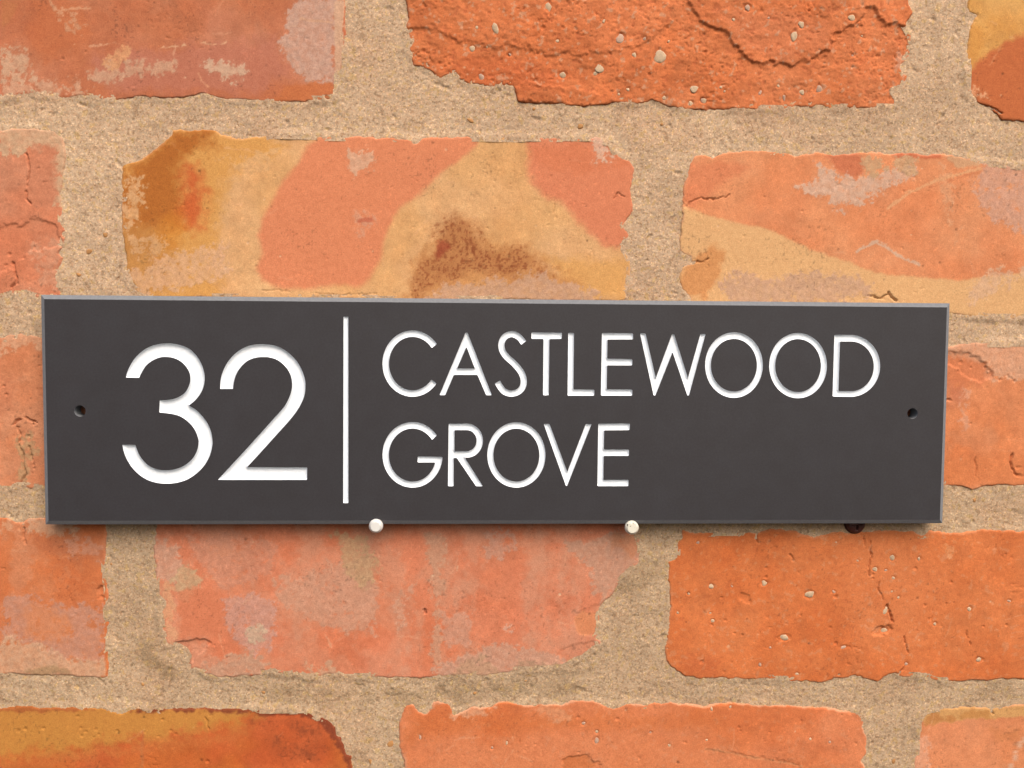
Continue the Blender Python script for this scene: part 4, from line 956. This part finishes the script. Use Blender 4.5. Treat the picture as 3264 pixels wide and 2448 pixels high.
# engraved characters: routed, round-bottomed channels, painted
for nm, lab, outl in glyphs:
    allp = np.concatenate(outl); bx = bbox(allp)
    st = 0.36 if nm == 'digit' else 0.27
    gx_, gz_ = np.meshgrid(np.arange(bx[0], bx[1], st), np.arange(bx[2], bx[3], st))
    gx_ = gx_ + (np.arange(gx_.shape[0])[:, None] % 2) * st / 2
    dist = np.full(gx_.shape, 1e9)
    for o in outl: dist = np.minimum(dist, seg_dist(o, gx_, gz_)[0])
    ok = inside_any(outl, gx_, gz_) & (dist > st * 0.45)
    vv, ff = cdt(outl, np.stack([gx_[ok], gz_[ok]], -1))
    ff = np.array(ff); ce = vv[ff].mean(1); ff = orient(vv, ff[inside_any(outl, ce[:, 0], ce[:, 1])])
    dd = np.full(len(vv), 1e9)
    for o in outl: dd = np.minimum(dd, seg_dist(o, vv[:, 0], vv[:, 1])[0])
    rr, dep = (1.7, 1.35) if nm == 'digit' else (1.05, 1.02)
    y = SIGN_Y + dep * np.sqrt(np.clip(1 - (1 - np.clip(dd / rr, 0, 1)) ** 2, 0, 1))
    y += 0.05 * fbm(vv[:, 0], vv[:, 1], 1.4, 2, 777) * np.clip(dd * 2, 0, 1)
    o = part(nm, np.stack([vv[:, 0], y, vv[:, 1]], -1), [tuple(int(q) for q in t) for t in ff], PAINT, True)
    o['label'] = lab

# ------------------------------------------------------------------ two capped nails that carry the sign, and a screw
def lathe(prof, n=40):
    """profile (r, y) turned about the Y axis"""
    v = []; f = []
    for r, y in prof: v += [(r * math.cos(2 * math.pi * i / n), y, r * math.sin(2 * math.pi * i / n)) for i in range(n)]
    for q in range(len(prof) - 1):
        for i in range(n): f.append((q * n + i, q * n + (i + 1) % n, (q + 1) * n + (i + 1) % n, (q + 1) * n + i))
    f.append(tuple(range(n - 1, -1, -1))); f.append(tuple((len(prof) - 1) * n + i for i in range(n)))
    return v, [t[::-1] for t in f]
def nail(px, py, mat, label):
    yh = SIGN_Y - 3.4
    p = to_plane(np.array([px]), np.array([py]), yh)[0]
    rs_ = max(0.9, -SH / 2 - p[1])
    t = bpy.data.objects.new('nail', None); coll.objects.link(t); t.location = (p[0] * MM, 0, p[1] * MM)
    t['label'] = label; t['category'] = 'nail'; t['group'] = 'white capped nails holding up the sign'
    v, f = lathe([(2.4, SIGN_Y - 0.35), (3.0, SIGN_Y - 0.5), (3.1, SIGN_Y - 0.8), (3.08, SIGN_Y - 1.9), (2.9, SIGN_Y - 2.3), (2.2, SIGN_Y - 3.2), (2.05, SIGN_Y - 3.3)], 64)
    link('cap', mesh_py('cap', v, f), mat, t, False)
    v, f = lathe([(rs_, 30.0), (rs_, SIGN_Y - 0.5)], 24)
    link('shank', mesh_py('shank', v, f), mat, t)
    return t
nail(1197, 1679.5, NAIL_CLEAN, 'clean white capped nail under the sign, below the letter G of GROVE')
nail(2016, 1684.5, NAIL_DIRTY, 'dirt specked white capped nail under the sign, below the last letter of GROVE')
p = S('s', '2732,1672', -3.0)[0]
scr = bpy.data.objects.new('screw', None); coll.objects.link(scr); scr.location = (p[0] * MM, 0, p[1] * MM)
scr['label'] = 'dark brown cross head screw in the mortar, half hidden behind the sign'; scr['category'] = 'screw'
# head: dome with a real cross recess
n = 72; rings = 16; v = []; f = []
def head_y(x, z):
    r = math.hypot(x, z) / 4.3
    y = -1.7 - 1.7 * math.sqrt(max(0, 1 - r * r))
    for a, b_ in ((x, z), (z, x)):
        y += 1.5 * max(0, min(1, (0.62 - abs(a)) / 0.25)) * max(0, min(1, (2.9 - abs(b_)) / 0.5)) * (1 if abs(a) <= abs(b_) else 0)
    return min(y, -1.6)
v.append((0, head_y(0, 0), 0))
for q in range(1, rings + 1):
    for i in range(n):
        a = 2 * math.pi * i / n; r = 4.3 * q / rings; x, z = r * math.cos(a), r * math.sin(a)
        v.append((x, head_y(x, z), z))
for i in range(n): v.append((4.3 * math.cos(2 * math.pi * i / n), 3.0, 4.3 * math.sin(2 * math.pi * i / n)))
for i in range(n): f.append((0, 1 + i, 1 + (i + 1) % n))
for q in range(rings):
    for i in range(n): f.append((1 + q * n + i, 1 + (q + 1) * n + i, 1 + (q + 1) * n + (i + 1) % n, 1 + q * n + (i + 1) % n))
link('head', mesh_py('head', v, f), BROWN, scr)
v, f = lathe([(2.2, 45.0), (2.2, 2.0)], 20)
link('shank', mesh_py('shank', v, f), BROWN, scr)
v, f = lathe([(4.9, 4.0), (4.95, -0.4), (4.6, -1.2), (4.2, -1.2)], 40)
link('collar', mesh_py('collar', v, f), BROWN, scr)
